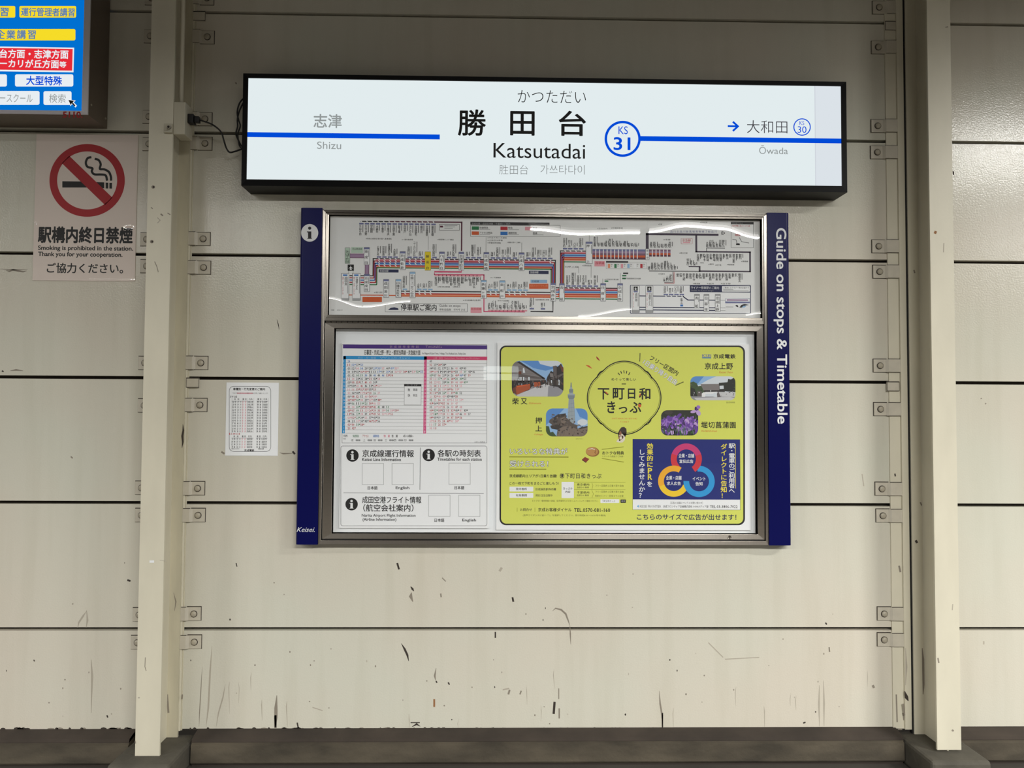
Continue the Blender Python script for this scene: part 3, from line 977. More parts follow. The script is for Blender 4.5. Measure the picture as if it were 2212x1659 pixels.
# Chiba branch along the top
level(779, 840, 478.5, 2.6, 'dark')
level(840, 998, 479.4, 2.6, 'maroon')
up(997.2, 3.0, 478.8, 542, 'maroon')
for i, n in enumerate(['ちはら台', 'おゆみ野', '学園前', '大森台', '千葉寺', '千葉中央', '京成千葉', '新千葉', '西登戸', 'みどり台', '京成稲毛', '検見川', '京成幕張', '幕張本郷']):
    x = 781 + 11.98 * i
    name_down(x, lv(x, 486, 781), n, c=5.6)
    ticks([x], lv(x, 477, 781), lv(x, 480, 781), x)
mp.outline(948.5, 484, 993, 498, 0.9, 'grey', 2, 1.5)
mp.rect(950.5, 487.5, 957, 491.5, 'maroon', 2)
for k in range(3):
    mp.rect(960, 486.5 + 3 * k, 988 - 5 * k, 488 + 3 * k, 'lgrey', 2)
# main line bundle
LN = [(0, 'dark'), (4.9, 'red'), (9.9, 'blue'), (14.7, 'red'), (19.4, 'green')]
mp.rect(812, 560.5, 1193, 565.5, 'lpink', 1)
mp.rect(814, 565.5, 1193, 570.3, 'lmauve', 1)
mp.rect(814, 570.3, 1193, 575.3, 'lblue', 1)
mp.rect(814, 575.3, 1191, 579.8, 'lorange', 1)
for k, (dy, m) in enumerate(LN):
    xa, xb = 806 + 2.0 * k, 1199.6 - 2.3 * k
    level(xa - 1, xb + 1, 560.6 + dy, 2.3, m, 2)
    ya = lv(xa, 560.6 + dy, 1003)
    up(xa, 2.2, ya - 1, 596 + 4.8 * k, m, 2)
    level(755, xa, 595.6 + 4.8 * k, 2.2, m, 2)
    yb = lv(xb, 560.6 + dy, 1003)
    up(xb, 2.2, yb - 1, 612, m, 2)
mp.poly([(806, 560), (815, 580), (815, 596), (806, 596)], 'mauve', 1)
mp.poly([(1190, 582), (1200, 563), (1200, 612), (1190, 612)], 'mauve', 1)
ST = [(819, '公津の杜'), (830.7, '宗吾参道'), (842.8, '京成酒々井'), (854.7, '大佐倉'), (885, '京成臼井'), (897.6, 'ユーカリが丘'), (909.3, '志津'), (939, '京成大和田'), (970, '実籾'), (981.7, '京成大久保'), (1011, '谷津'), (1023, '船橋競馬場'), (1035, '大神宮下'),
      (1065, '海神'), (1076.7, '京成西船'), (1088.5, '東中山'), (1099.3, '京成中山'), (1112.5, '鬼越'), (1141.8, '菅野'), (1153.6, '市川真間'), (1165.3, '国府台'), (1176.6, '江戸川'), (1188.9, '京成小岩')]
for x, n in ST:
    name_up(x, lv(x, 552.5, 830), n)
    ticks([x], 559.5, 561.5, 1003)
    if x < 930 or n in ('東中山', '京成小岩', '大神宮下'):
        ticks([x], 564.5, 566.5, 1003)
    if x < 910:
        ticks([x], 569.5, 571.5, 1003)
    if x < 860:
        ticks([x], 574.3, 576.3, 1003)
for x0, x1, n in ((863.6, 876.4, '京成佐倉'), (948.6, 961, '八千代台'), (990.5, 1002.7, '京成津田沼'), (1044.7, 1056.8, '京成船橋'), (1120.5, 1133, '京成八幡')):
    y = lv((x0 + x1) / 2, 543, 870)
    stop_box(x0, x1, y, y + 40, n)
stop_box(917.8, 930.8, 543.6, 584.4, '勝田台', 6, 'olive', 'yellow')
mp.rect(918, 544.2, 930.6, 584, 'yellow', 7.4)
mp.S('勝田台', 920.5, 551, 926.5, 582, 'dark', 8, 0.01, 1, vert=True)
mp.rect(818, 582, 861, 588.6, 'mnavy', 2)
mp.S('京成本線', 820, 583, 839, 587.6, 'white', 3)
mp.rect(1142.7, 585, 1185, 592, 'mnavy', 2)
mp.S('京成本線', 1145, 586, 1163, 590.6, 'white', 3)
# airport end
stop_box(745, 756.3, 535, 569.5, '芝山千代田', top='mint', fill='mint')
mp.rect(758.5, 534, 784, 546.5, 'mint', 3)
mp.T('芝山鉄道線', 761, 535.5, 782, 540, 'dark', 4, 0, 1)
mp.rect(756, 548, 787, 557.6, 'mauve', 2)
mp.rect(756, 549.4, 787, 556.2, 'lmauve', 2.4)
stop_box(786, 799, 534, 572.5, '東成田')
mp.rect(788, 572, 797.5, 594, 'mauve', 2)
mp.rect(789.5, 572, 796, 594, 'lmauve', 2.4)
stop_box(786, 799, 592, 630.5, '京成成田', fill='paper')


def plane(x0, y0, s_, L=4):
    mp.rect(x0, y0, x0 + s_, y0 + s_, 'black', L, 0.6)
    c = x0 + s_ / 2
    mp.poly([(c, y0 + s_ * .1), (c + s_ * .07, y0 + s_ * .4), (x0 + s_ * .9, y0 + s_ * .62), (c + s_ * .07, y0 + s_ * .6), (c + s_ * .2, y0 + s_ * .9), (c, y0 + s_ * .82), (c - s_ * .2, y0 + s_ * .9), (c - s_ * .07, y0 + s_ * .6), (x0 + s_ * .1, y0 + s_ * .62), (c - s_ * .07, y0 + s_ * .4)], 'white', L + .5)


plane(751, 571.5, 13.5)
mp.line([(753, 585), (753.5, 591), (746, 591)], .8, 'grey', 3)
mp.line([(763, 585), (762.5, 591), (770, 591)], .8, 'grey', 3)
for x0, x1, a_, b_ in ((737, 754, '成田空港', '第１ターミナル'), (761, 779, '空港第２ビル', '第２・３ターミナル')):
    mp.rect(x0, 590, x1, 649.5, 'grey', 6, 1)
    mp.rect(x0 + .8, 590.8, x1 - .8, 648.7, 'paper', 6.4)
    mp.rect(x0 + 4, 593, x0 + 13.5, 596, 'blue', 7)
    mp.T(a_, x0 + 7.5, 598, x0 + 12.5, 598 + 5.2 * len(a_) * .9, 'dark', 7, .01, 1, vert=True)
    mp.T(b_, x0 + 2.2, 598, x0 + 5.6, 636, 'red', 7, 0, 1, vert=True)
    mp.rect(x1 - 3, 598, x1 - 2, 634, 'grey', 7)
    mp.rect(x0 + .8, 644, x1 - .8, 648.7, 'lgrey', 7)
# lower airport line
level(754, 829, 637.5, 2.0, 'orangered', 2)
level(840, 856, 638.3, 2.0, 'orangered', 2)
for dy, m in ((0, 'dark'), (5.2, 'red'), (10.4, 'orangered')):
    level(866, 1189, 630.4 + dy, 2.3, m, 2)
mp.rect(866, 636.5, 1189, 640, 'lorange', 1)
stop_box(828, 840.6, 603, 643, '成田湯川')
stop_box(854.4, 867, 603, 643, '印旛日本医大', top='lblue')
stop_box(885, 897.6, 587, 643.5, '千葉ニュータウン中央', top='lblue')
stop_box(1038.8, 1051.4, 605, 645, '新鎌ヶ谷', top='lblue')
stop_box(1079, 1091.6, 605.8, 645.4, '東松戸', top='lblue')
for x, n in ((875, '印西牧の原'), (906, '小室'), (918, '白井'), (930, '西白井'), (1059.6, '大町'), (1071, '松飛台'), (1100, '秋山'), (1111.6, '北国分'), (1123.8, '矢切'), (1135.5, '新柴又')):
    name_up(x, lv(x, 622.5, 918), n, tab='lblue')
    ticks([x], 629.5, 631.2, 1028)
    ticks([x], 634.5, 636.2, 1028)
mp.rect(783, 641.5, 825, 652.5, 'orangered', 3, 1)
mp.T('成田スカイアクセス線', 785, 644, 823, 649.5, 'orange', 4, 0, 1)
mp.rect(1143, 613, 1184.5, 624, 'orangered', 3, 1)
mp.T('成田スカイアクセス線', 1145, 614.5, 1183, 620, 'lorange', 4, 0, 1)
mp.rect(1146, 604.5, 1182, 611, 'lblue', 3)
mp.T('北総線', 1149, 605.5, 1164, 610, 'dark', 4, 0, 1)
# pink suburban line
mp.line([(997, 584), (997, 587.5), (938.5, 587), (938.5, 593)], 2.2, 'dpink', 2)
level(937.5, 1046.5, 593.4, 2.2, 'dpink', 2)
mp.line([(1045.4, 593), (1045.4, 673), (1134, 673.8)], 2.2, 'dpink', 2)
for i, n in enumerate(['新津田沼', '前原', '薬園台', '習志野', '北習志野', '高根木戸', '高根公団', '滝不動', '三咲', '二和向台', '鎌ヶ谷大仏', '初富']):
    x = 944 + 8.25 * i
    name_down(x, lv(x, 598, 944), n, c=4.8, tab='lpink')
for i, n in enumerate(['北初富', 'くぬぎ山', '元山', '五香', '常盤平', '八柱', 'みのり台', '松戸新田', '上本郷', '松戸']):
    x = 1059 + 8.35 * i
    name_up(x, lv(x, 668, 1059), n, c=4.6, tab='lpink')
mp.rect(1016.5, 664, 1040.5, 676, 'lpink', 2)
mp.S('新京成線', 1018, 665, 1039, 670, 'red', 3, 0, 1)
# Kanamachi branch
mp.line([(1194.5, 650), (1194.5, 673.2), (1146, 672.8)], 2.4, 'dark', 2)
name_up(1149, 664, '京成金町')
name_up(1173, 664.4, '柴又')
# towards the city
for k, (dy, m) in enumerate([(0, 'dark'), (4.8, 'red'), (9.4, 'blue'), (14.2, 'red'), (18.8, 'orangered'), (23.6, 'green')]):
    level(1200, 1335, 622.2 + dy, 2.2, m, 2)
    xa = 1210.3 + 1.6 * k
    level(xa - 1, 1266, 542.3 + 4.7 * k, 2.2, m, 2)
    up(xa, 1.7, lv(xa, 542.3 + 4.7 * k, 1238) - 1, 613, m, 2)
mp.rect(1205, 623, 1335, 627.5, 'lpink', 1)
mp.rect(1205, 627.5, 1335, 634, 'lblue', 1)
mp.rect(1205, 634, 1335, 643, 'lorange', 1)
mp.rect(1210, 545, 1219, 612, 'mauve', 1)
mp.rect(1218, 544, 1266, 548.5, 'lpink', 1)
mp.rect(1218, 548.5, 1266, 556, 'lblue', 1)
mp.rect(1218, 556, 1266, 563, 'lorange', 1)
stop_box(1189, 1201, 611, 651, '京成高砂')
stop_box(1208, 1219.8, 612, 651, '青砥')
stop_box(1296.8, 1309, 612, 651, '日暮里')
stop_box(1333.5, 1345.6, 612, 651.2, '京成上野')
for x, n in ((1227.7, 'お花茶屋'), (1239.5, '堀切菖蒲園'), (1251, '京成関屋'), (1262.6, '千住大橋'), (1274.8, '町屋'), (1287.4, '新三河島')):
    name_up(x, lv(x, 615, 1230), n)
    ticks([x], 621.4, 623, 1267)
for x, n in ((1221, '京成立石'), (1232, '四ツ木'), (1244, '八広'), (1255.8, '京成曳舟')):
    name_up(x, lv(x, 534.5, 1221), n)
    ticks([x], 541.4, 543, 1238)
# through line
stop_box(1265, 1280, 522, 570, '押上', 6, 'mblue', 'paper')
for k, m in enumerate(['mblue', 'lmauve', 'mauve', 'orangered', 'maroon']):
    level(1280, 1395, 540.6 + 4.4 * k, 4.5, m, 2)
for i, n in enumerate(['本所吾妻橋', '浅草', '蔵前', '浅草橋', '東日本橋', '人形町', '日本橋', '宝町', '東銀座', '新橋', '大門', '三田']):
    x = 1287 + 8.15 * i
    up(x, 2.0, 539, 559, 'paper', 3)
    name_up(x, lv(x, 533, 1330), n, c=4.3, tab=None)
mp.rect(1394, 537, 1402.5, 561.5, 'grey', 6, 1)
mp.rect(1394.8, 537.8, 1401.7, 560.7, 'paper', 6.5)
mp.S('泉岳寺', 1396, 539.5, 1400.5, 559, 'black', 7, .01, 1, vert=True)
for k, m in enumerate(['mauve', 'lmauve', 'orangered', 'maroon']):
    level(1402.5, 1450.5, 541 + 3.8 * k, 3.9, m, 2)
for i, n in enumerate(['高輪台', '五反田', '戸越', '中延', '馬込', '西馬込']):
    x = 1409 + 8.1 * i
    up(x, 2.0, 539.5, 555.5, 'paper', 3)
    name_up(x, 535.5, n, c=4.4, tab=None)
mp.rect(1284, 564, 1306.5, 575.5, 'lpink', 2)
mp.S('浅草線', 1286, 565.5, 1305, 571, 'red', 3, .01, 1)
mp.rect(1471, 514.8, 1495.5, 527.2, 'red', 2, 1)
mp.rect(1471.6, 515.4, 1494.9, 526.6, 'paperdull', 2.4)
mp.S('京急線', 1474, 516.5, 1492, 522, 'red', 3, .01, 1)
mp.rect(1475, 523, 1491, 525, 'lpink', 3)
mp.rect(1309, 564, 1357, 567.4, 'dark', 2)
mp.outline(1309, 567.4, 1397, 581, .6, 'lgrey', 2, .5)
for k, m in enumerate(['lorange', 'green', 'lpink', 'lblue', 'grey', 'red']):
    mp.rect(1313 + 14 * k, 570, 1318 + 14 * k, 579, 'paper' if m == 'grey' else m, 3)
    mp.rect(1319.5 + 14 * k, 570, 1323 + 14 * k, 571.4, 'grey', 3)
    mp.rect(1319.5 + 14 * k, 574, 1322 + 14 * k, 575.2, 'grey', 3)
# long line to the south
K = 'slate'
mp.rect(1395, 504, 1401.2, 537, K, 2)
level(1395, 1552, 506.4, 4.4, K, 2)
for i in range(15):
    x = 1448 + 6.8 * i
    mp.T('品川北品川新馬場青物横丁鮫洲'[i % 13], x, 498, x + 5, 503, 'mblue', 3, 0, 1)
mp.T('Ｄ', 1559, 500, 1566, 507, 'dark', 3, .04, 1)
mp.rect(1502, 508, 1506, 545, K, 2)
level(1502, 1622, 544.2, 3, K, 2)
mp.rect(1618.4, 543.5, 1622, 588, K, 2)
level(1511, 1622, 586.2, 2.8, K, 2)
mp.rect(1509.5, 575.5, 1513, 587.5, K, 2)
level(1487.5, 1513, 576, 2.4, K, 2)
level(1402, 1511, 585.8, 1.8, 'grey', 2)
for i, n in enumerate(['京急蒲田', '雑色', '六郷土手', '京急川崎', '八丁畷', '鶴見市場', '京急鶴見', '花月園前', '生麦', '新子安', '子安', '神奈川新町', '仲木戸', '神奈川']):
    name_down(1510 + 7.05 * i, 548.5, n, c=4.0, tab=None)
for i, n in enumerate(['横浜', '戸部', '日ノ出町', '黄金町', '南太田', '井土ヶ谷', '弘明寺', '上大岡', '屏風浦', '杉田', '京急富岡', '能見台', '金沢文庫', '金沢八景', '追浜', '京急田浦', '安針塚', '逸見', '汐入', '横須賀中央']):
    name_down(1466 + 7.05 * i, 590.5, n, c=3.9, tab=None)
for i, n in enumerate(['浦賀', '馬堀海岸', '京急大津', '堀ノ内', '県立大学', '横須賀中央', '北久里浜', '久里浜', '野比']):
    name_up(1404 + 7.05 * i, 583, n, c=3.9, tab=None)
for i, n in enumerate(['大鳥居', '穴守稲荷', '天空橋', '糀谷', '羽田空港', '第３ビル']):
    name_up(1530 + 7.05 * i, 534, n, c=3.9, tab=None)
level(1526, 1566, 536, 1.6, 'grey', 2)
mp.rect(1525.5, 536, 1527, 544, 'grey', 2)
for i, n in enumerate(['逗子葉山', '神武寺', '六浦']):
    name_up(1488 + 7.05 * i, 573.5, n, c=3.8, tab=None)
for i, n in enumerate(['三浦', '三崎口', '津久井浜']):
    name_up(1437 + 7.05 * i, 608, n, c=3.8, tab=None)
mp.line([(1435, 611.5), (1456, 611.8), (1456, 588)], 1.2, 'red', 2)
mp.line([(1435, 610), (1453.5, 610.2), (1453.5, 587)], 1.4, 'grey', 2)
# legend at the top
mp.rect(1016, 480, 1187, 486.3, 'dark', 2)
mp.T('京成本線・成田空港線・千葉線のご案内', 1019, 481.2, 1102, 485.2, 'lgrey', 3, 0, 1)
mp.outline(1016, 486.6, 1210.5, 511.3, .8, 'grey', 2, 1)
for x, y, m, n in ((1019, 489, 'green', '快速特急'), (1019, 500, 'orangered', 'アクセス特急'), (1081, 489.5, 'red', '特急'), (1081, 500.5, 'blue', '通勤特急'), (1134, 490, 'lpink', '快速'), (1134, 501, 'dark', '普通')):
    if n != '普通':
        mp.rect(x, y, x + 15.5, y + 7.5, m, 3)
    mp.T(n, x + 17, y + .6, x + 17 + 4.6 * len(n), y + 5, 'black', 3, .01, 1)
    mp.rect(x + 17, y + 5.8, x + 40, y + 7, 'lgrey', 3)
# notes in fine print
for x0, y0, x1, tx in ((790, 514, 846, '※特急は成田空港方面へ直通運転'), (868, 516, 892, '※一部列車停車'), (945, 516, 980, '※時間帯により通過'), (1053, 512, 1095, '※平日夕方のみ運転'), (1053, 517.5, 1086, '※土休日は停車'), (1053, 523, 1082, '※早朝深夜運転'), (1096, 522, 1124, '※乗換え駅のご案内'),
                       (945, 618, 972, '※新京成線'), (978, 618, 994, '※乗換え'), (1060, 598, 1082, '※ＪＲ線乗換'), (1000, 647, 1038, '※北総線内各駅'), (1075, 648, 1098, '※千代田線'), (1156, 646, 1186, '※金町線各駅に停車'), (1220, 575, 1250, '※押上線'), (1258, 572, 1276, '※浅草線直通'), (1306, 602, 1336, '※山手線京浜東北線'),
                       (1345, 600, 1384, '※地下鉄銀座線日比谷線'), (1290, 492, 1312, '※京急線内'), (1320, 491, 1345, '※空港線直通'), (1416, 505, 1434, '※京浜急行'), (1433, 516, 1448, '※本線'), (1467, 545, 1485, '※横浜方面'), (1422, 483, 1430, '※空港'), (1512, 479, 1528, '※羽田空港'), (1512, 566, 1520, '※京急'), (1530, 569, 1542, '※横浜'), (1545, 571, 1558, '※地下鉄'), (1570, 570, 1586, '※相鉄線'), (1497, 611, 1512, '※横須賀'), (1527, 611, 1542, '※金沢'), (1557, 611, 1578, '※逗子線'), (808, 630, 826, '※湯川駅'), (1601, 563, 1616, '※東横線'), (1422, 590, 1436, '※久里浜')):
    mp.T(tx, x0, y0, x1, y0 + 3.4, 'dark', 3, 0, 1)
for x0, y0, x1, m in ((1346, 589, 1357, 'dark'), (1344, 594, 1353, 'green'), (1344, 600, 1352, 'green'), (1306, 606, 1314, 'green')):
    mp.rect(x0, y0, x1, y0 + 3, m, 3)
for x, ya, yb in ((925, 510, 540), (1050, 512, 544), (1127, 524, 546), (1250, 577, 590), (1277, 572, 600), (1273, 508, 521), (1099, 648, 655), (1302, 602, 612), (1340, 590, 612)):
    up(x, .7, ya, yb, 'grey', 2)
# corner inset at the top right
mp.outline(1579, 479.5, 1628, 535.5, .8, 'grey', 2, 1)
mp.rect(1579, 479.5, 1628, 484.6, 'dark', 3)
mp.T('羽田空港アクセス', 1581, 480.6, 1604, 483.6, 'lgrey', 4, 0, 1)
mp.T('羽田空港第１第２ターミナル駅', 1581, 486, 1620, 490, 'red', 3, 0, 1)
mp.T('国際線', 1588, 505, 1599, 510, 'red', 3, .01, 1)
mp.line([(1582, 517), (1590, 518), (1592, 526), (1596, 526)], 1.2, 'grey', 3)
mp.line([(1597, 513), (1602, 522), (1618, 525)], 1.2, 'grey', 3)
mp.rect(1590, 526, 1598, 529.5, 'black', 3)
# title
mp.outline(831.6, 655.6, 1010, 674.2, .8, 'grey', 2, 1)
mp.poly([(838, 669.5), (844, 665), (852, 663.8), (860, 666), (861, 669.5)], 'mnavy', 3)
mp.T('停車駅ご案内', 866, 657, 943, 671.2, 'dark', 3, .006, 3)
mp.T('Guide on stops', 949, 657.4, 994.5, 664.6, 'dark', 3, 0, 2)
mp.T('停车站指南　정차역 안내', 949, 666.5, 1004, 671.4, 'dark', 3, 0, 1)
# liner inset
mp.rect(1361, 615.5, 1622, 677.5, 'mnavy', 2, 2.5)
mp.rect(1362.4, 616.6, 1620.6, 676.2, 'paper', 2.4, 2)
mp.rect(1490, 616.6, 1621, 631.5, 'mnavy', 3)
mp.T('ライナー停車駅のご案内', 1492.5, 618.6, 1553, 624.8, 'paper', 4, 0, 1)
mp.T('Guide to Liner stops', 1492.5, 626, 1541, 630, 'lgrey', 4, 0, 1)
mp.rect(1559.5, 618.2, 1620, 630.3, 'paper', 4, 1)
mp.T('ご乗車にはライナー券が必要です', 1562, 619.8, 1618, 623.6, 'dark', 5, 0, 1)
mp.rect(1562, 625, 1584, 626.4, 'lgrey', 5)
mp.rect(1562, 627.4, 1617, 628.6, 'lgrey', 5)
NV = 'mnavy'
level(1381, 1477, 639.6, 2.0, NV, 4)
mp.line([(1474, 639.4), (1486, 648.2), (1502, 648.3)], 2.2, NV, 4)
level(1510, 1546, 648.4, 2.0, NV, 4)
level(1381, 1546, 664.3, 2.0, NV, 4)
level(1381, 1546, 670.0, 2.2, NV, 4)
for y in (648.6, 665, 671):
    level(1556, 1567, y, .8, 'grey', 4)
for x0, a_, b_ in ((1365, '成田空港', '第１ターミナル'), (1394.5, '空港第２ビル', '第２・３ターミナル')):
    mp.rect(x0, 617.4, x0 + 16.5, 675.6, 'grey', 6, .8)
    mp.rect(x0 + .8, 618, x0 + 15.7, 675, 'paper', 6.4)
    plane(x0 + 3.6, 619, 9, 7)
    mp.rect(x0 + 3.6, 628.6, x0 + 12.6, 631.4, 'mblue', 7)
    mp.T(a_, x0 + 6.6, 633, x0 + 11.4, 633 + 4.6 * len(a_), 'dark', 7, .01, 1, vert=True)
    mp.T(b_, x0 + 2, 633, x0 + 4.6, 664, 'red', 7, 0, 1, vert=True)
    mp.rect(x0 + 12.8, 633, x0 + 13.8, 662, 'grey', 7)
    mp.rect(x0 + .8, 669.5, x0 + 15.7, 675, 'lgrey', 7)
for x, n in ((1438.5, '京成佐倉'), (1450, '勝田台'), (1461.5, '八千代台'), (1473, '京成船橋')):
    name_up(x, 633.6, n, c=3.9, tab='mblue')
    ticks([x], 638.8, 640.6, x)
mp.T('新鎌ヶ谷', 1470, 644, 1474.5, 657, 'dark', 5, .01, 1, vert=True)
mp.rect(1469.5, 658, 1475.5, 662, 'blue', 5)
stop_box(1499.5, 1511.4, 635, 666, '青砥', top='lgrey')
stop_box(1520, 1532, 635, 673.4, '日暮里', top='lgrey')
stop_box(1544.5, 1556.5, 635, 673.6, '京成上野', top='lgrey')
mp.rect(1566.5, 644.5, 1620, 655, 'mblue', 4, 1)
mp.rect(1567.2, 645.2, 1619.3, 651.4, 'paper', 4.5)
mp.rect(1570, 646.6, 1616, 650, 'lmauve', 5)
mp.rect(1566.5, 655, 1620, 673.5, 'white', 4)
mp.rect(1568, 662.4, 1584, 663.8, 'lgrey', 5)
mp.poly([(1588, 660), (1592, 658.5), (1594.5, 660.5), (1594.5, 664), (1590, 662)], 'dark', 5)
mp.poly([(1597, 664.5), (1601, 659), (1608, 656.5), (1618, 659), (1610, 660), (1604, 664.5)], 'dark', 5)
mp.poly([(1602, 664), (1606, 660.5), (1613, 660.5), (1608, 664.5)], 'lblue', 5.4)
mp.T('京成電鉄', 715, 668.5, 722, 671, 'dark', 3, 0, 1)
mp.T('2020.10', 728, 668.5, 740, 671, 'dark', 3, 0, 1)
tag(mp.build('route_map_poster'), 'wide white railway route map poster in the upper frame of the board', 'poster')

# ------------------------------------------------------------------ timetable sheet
CD = 0.0205
tt = Print(CD)
X0, X1, Zb, Zt = R4(735, 741, 1057, 1141, CD)
tt.box(X0, X1, -CD, -0.0125, Zb, Zt, 'paper')
tt.outline(738.5, 744.2, 1052, 957.2, .8, 'grey', 1, .2)
tt.rect(741, 745, 1052.4, 753.6, 'purple', 2)
tt.S('京成線発車時刻', 842, 746.6, 904, 752, 'lmauve', 3, 0, 1)
tt.T('Timetable', 919, 746.6, 955, 751.5, 'lmauve', 3, 0, 1)
tt.T('日暮里・京成上野・押上・都営浅草線・京急線方面', 787.5, 756, 908, 766.8, 'black', 2, .006, 2)
tt.T('for Nippori, Keisei Ueno, Oshiage, Toei Asakusa Line, Keikyu Line', 912, 761.4, 1006, 767, 'black', 2, .006, 1)
tt.rect(742, 769.2, 917, 776.6, 'cyan', 2)
tt.rect(740.2, 769.2, 746.2, 936, 'cyan', 2)
tt.rect(917, 770, 1052.4, 777.4, 'dpink', 2)
tt.rect(915.2, 770, 921.2, 936.4, 'pink', 2)
tt.T('平日・月〜金曜', 773, 770.6, 812, 775.4, 'lblue', 3, 0, 1)
tt.T('Weekdays', 820, 771.2, 886, 775.6, 'lblue', 3, 0, 1)
tt.T('土曜・休日', 936, 771.4, 956, 776.2, 'lpink', 3, 0, 1)
tt.T('Saturdays, Sundays and Holidays', 960, 772, 1036, 776.4, 'lpink', 3, 0, 1)
LC = [1, 4, 12, 18, 11, 8, 7, 8, 7, 8, 7, 8, 8, 10, 12, 11, 8, 8, 4, 2, 0]
RC = [1, 4, 9, 11, 10, 9, 9, 8, 7, 8, 7, 8, 7, 8, 9, 10, 8, 7, 4, 2, 0]
rr = random.Random(11)
for i in range(21):
    yb = 784.2 + 7.6 * i
    tt.rect(746.2, yb - .35, 915, yb + .35, 'lgrey', 2)
    tt.rect(921.2, yb + .15, 1052, yb + .85, 'lgrey', 2)
    hr = str((5 + i) % 24)
    tt.T(hr, 741.8, yb - 6.2, 741.8 + 1.6 * len(hr), yb - 1.8, 'white', 3, 0, 1)
    tt.T(hr, 916.8, yb - 6.0, 916.8 + 1.6 * len(hr), yb - 1.6, 'white', 3, 0, 1)
    for xs_, cnt in ((751, LC[i]), (928, RC[i])):
        mins = sorted(rr.sample(range(0, 60), cnt))
        for k, mn in enumerate(mins):
            x = xs_ + 9.25 * k
            early = i < 5
            c = rr.choices(['dark', 'red', 'green', 'blue', 'lpink'], [6, 2, 1, 2, 1] if early else [3, 4, 1, 0, 4])[0]
            tt.T('%02d' % mn, x, yb - 6.2, x + 5.2, yb - 1.2, c, 3, .01, 1)
            if rr.random() < .5:
                tt.rect(x + 6, yb - 5.6, x + 8, yb - 3.4, c, 3)
tt.rect(873, 829.5, 910.2, 875, 'grey', 4)
tt.rect(873.6, 830, 909.6, 874.4, 'paper', 4.4)
tt.rect(873, 829.5, 910.2, 834.4, 'dark', 5)
tt.T('のりば', 878, 830.6, 902, 833.4, 'lgrey', 6, 0, 1)
for y, a_, b_ in ((839, '無', '普通'), (851, '快', '特急')):
    tt.T(a_, 881, y, 886, y + 6.5, 'dark', 5, .01, 1)
    tt.T(b_, 892.5, y, 901.5, y + 6, 'dark', 5, .01, 1)
tt.T('凡例', 741.5, 939, 750, 944, 'dark', 3, .01, 1)
tt.T('行先', 741.5, 946, 747, 950, 'dark', 3, 0, 1)
for x, n, m in ((762, '快速特急', 'green'), (783, 'アクセス', 'red'), (806, '通勤特急', 'blue'), (829, '快　速', 'dpink'), (846, '普　通', 'black'), (871, '※詳しくは駅係員へ', 'dark')):
    tt.T(n, x, 939, x + (13 if x < 860 else 22), 944.6, m, 3, .006, 1)
for x, n in ((758.5, '成'), (784, '上'), (806.5, '羽'), (831, '三'), (851, '西'), (873, '印')):
    tt.T(n, x, 948.4, x + 5, 953.6, 'dark', 3, 0, 1)
    tt.rect(x + 10, 949.4, x + 20, 952.6, 'lgrey', 3)
    tt.T('行き', x + 10, 949, x + 19, 953, 'dark', 4, 0, 1)
tt.T('４月１日改正', 1025, 953.2, 1048, 956.4, 'dark', 3, 0, 1)
# service information panel
tt.outline(735.8, 963, 1052.3, 1136.4, .9, 'grey', 1, 5)


def i_disc(cx, cy, r):
    tt.poly(oval(cx, cy, r, r, 40), 'black', 2)
    tt.poly(oval(cx, cy - r * .52, r * .2, r * .2, 16), 'white', 3)
    w = r * .19
    tt.poly([(cx - r * .36, cy - r * .22), (cx + w, cy - r * .22), (cx + w, cy + r * .56), (cx + r * .36, cy + r * .68), (cx - r * .36, cy + r * .68), (cx - w, cy + r * .56), (cx - w, cy - r * .12), (cx - r * .36, cy - r * .14)], 'white', 3)


for c in ((761.4, 984), (926, 983), (759.5, 1089.2)):
    i_disc(c[0], c[1], 13.4)
tt.T('京成線運行情報', 783, 971.8, 894, 987.4, 'black', 2, .004, 3)
tt.T('Keisei Line Information', 782.5, 989.2, 866, 996, 'dark', 2, .008, 2)
tt.T('各駅の時刻表', 945.5, 971.6, 1038.6, 986.6, 'black', 2, .004, 3)
tt.T('Timetables for each station', 945, 988.8, 1040.6, 995.4, 'dark', 2, .008, 2)
tt.T('成田空港フライト情報', 782.5, 1072.4, 910.2, 1087, 'black', 2, .004, 3)
tt.T('（航空会社案内）', 785, 1089.4, 893, 1105, 'black', 2, .004, 3)
tt.T('Narita Airport Flight Information', 781.6, 1110.4, 897.6, 1118, 'dark', 2, .008, 2)
tt.T('(Airline Information)', 783.4, 1119, 856, 1127, 'dark', 2, .008, 2)
for x, y in ((782, 1000.5), (846.5, 1000.5), (969.3, 999.8), (925.6, 1069), (990.3, 1069.2)):
    tt.outline(x, y, x + 47, y + 46.8, .9, 'lgrey', 2, .2)
for x, y, n in ((794.3, 1050.2, '日本語'), (854.8, 1050.8, 'English'), (981.8, 1049.8, '日本語'), (938.6, 1120, '日本語'), (998.8, 1120.6, 'English')):
    tt.T(n, x, y, x + (21 if n[0] == '日' else 29.4), y + 7.4, 'dark', 2, .008, 2)
tt.rect(907, 967, 907.9, 1058, 'dark', 2)
tt.rect(742, 1064.8, 1045, 1065.6, 'grey', 2)
tag(tt.build('timetable_sheet'), 'white timetable and service information sheet at the left inside the lower case', 'poster')

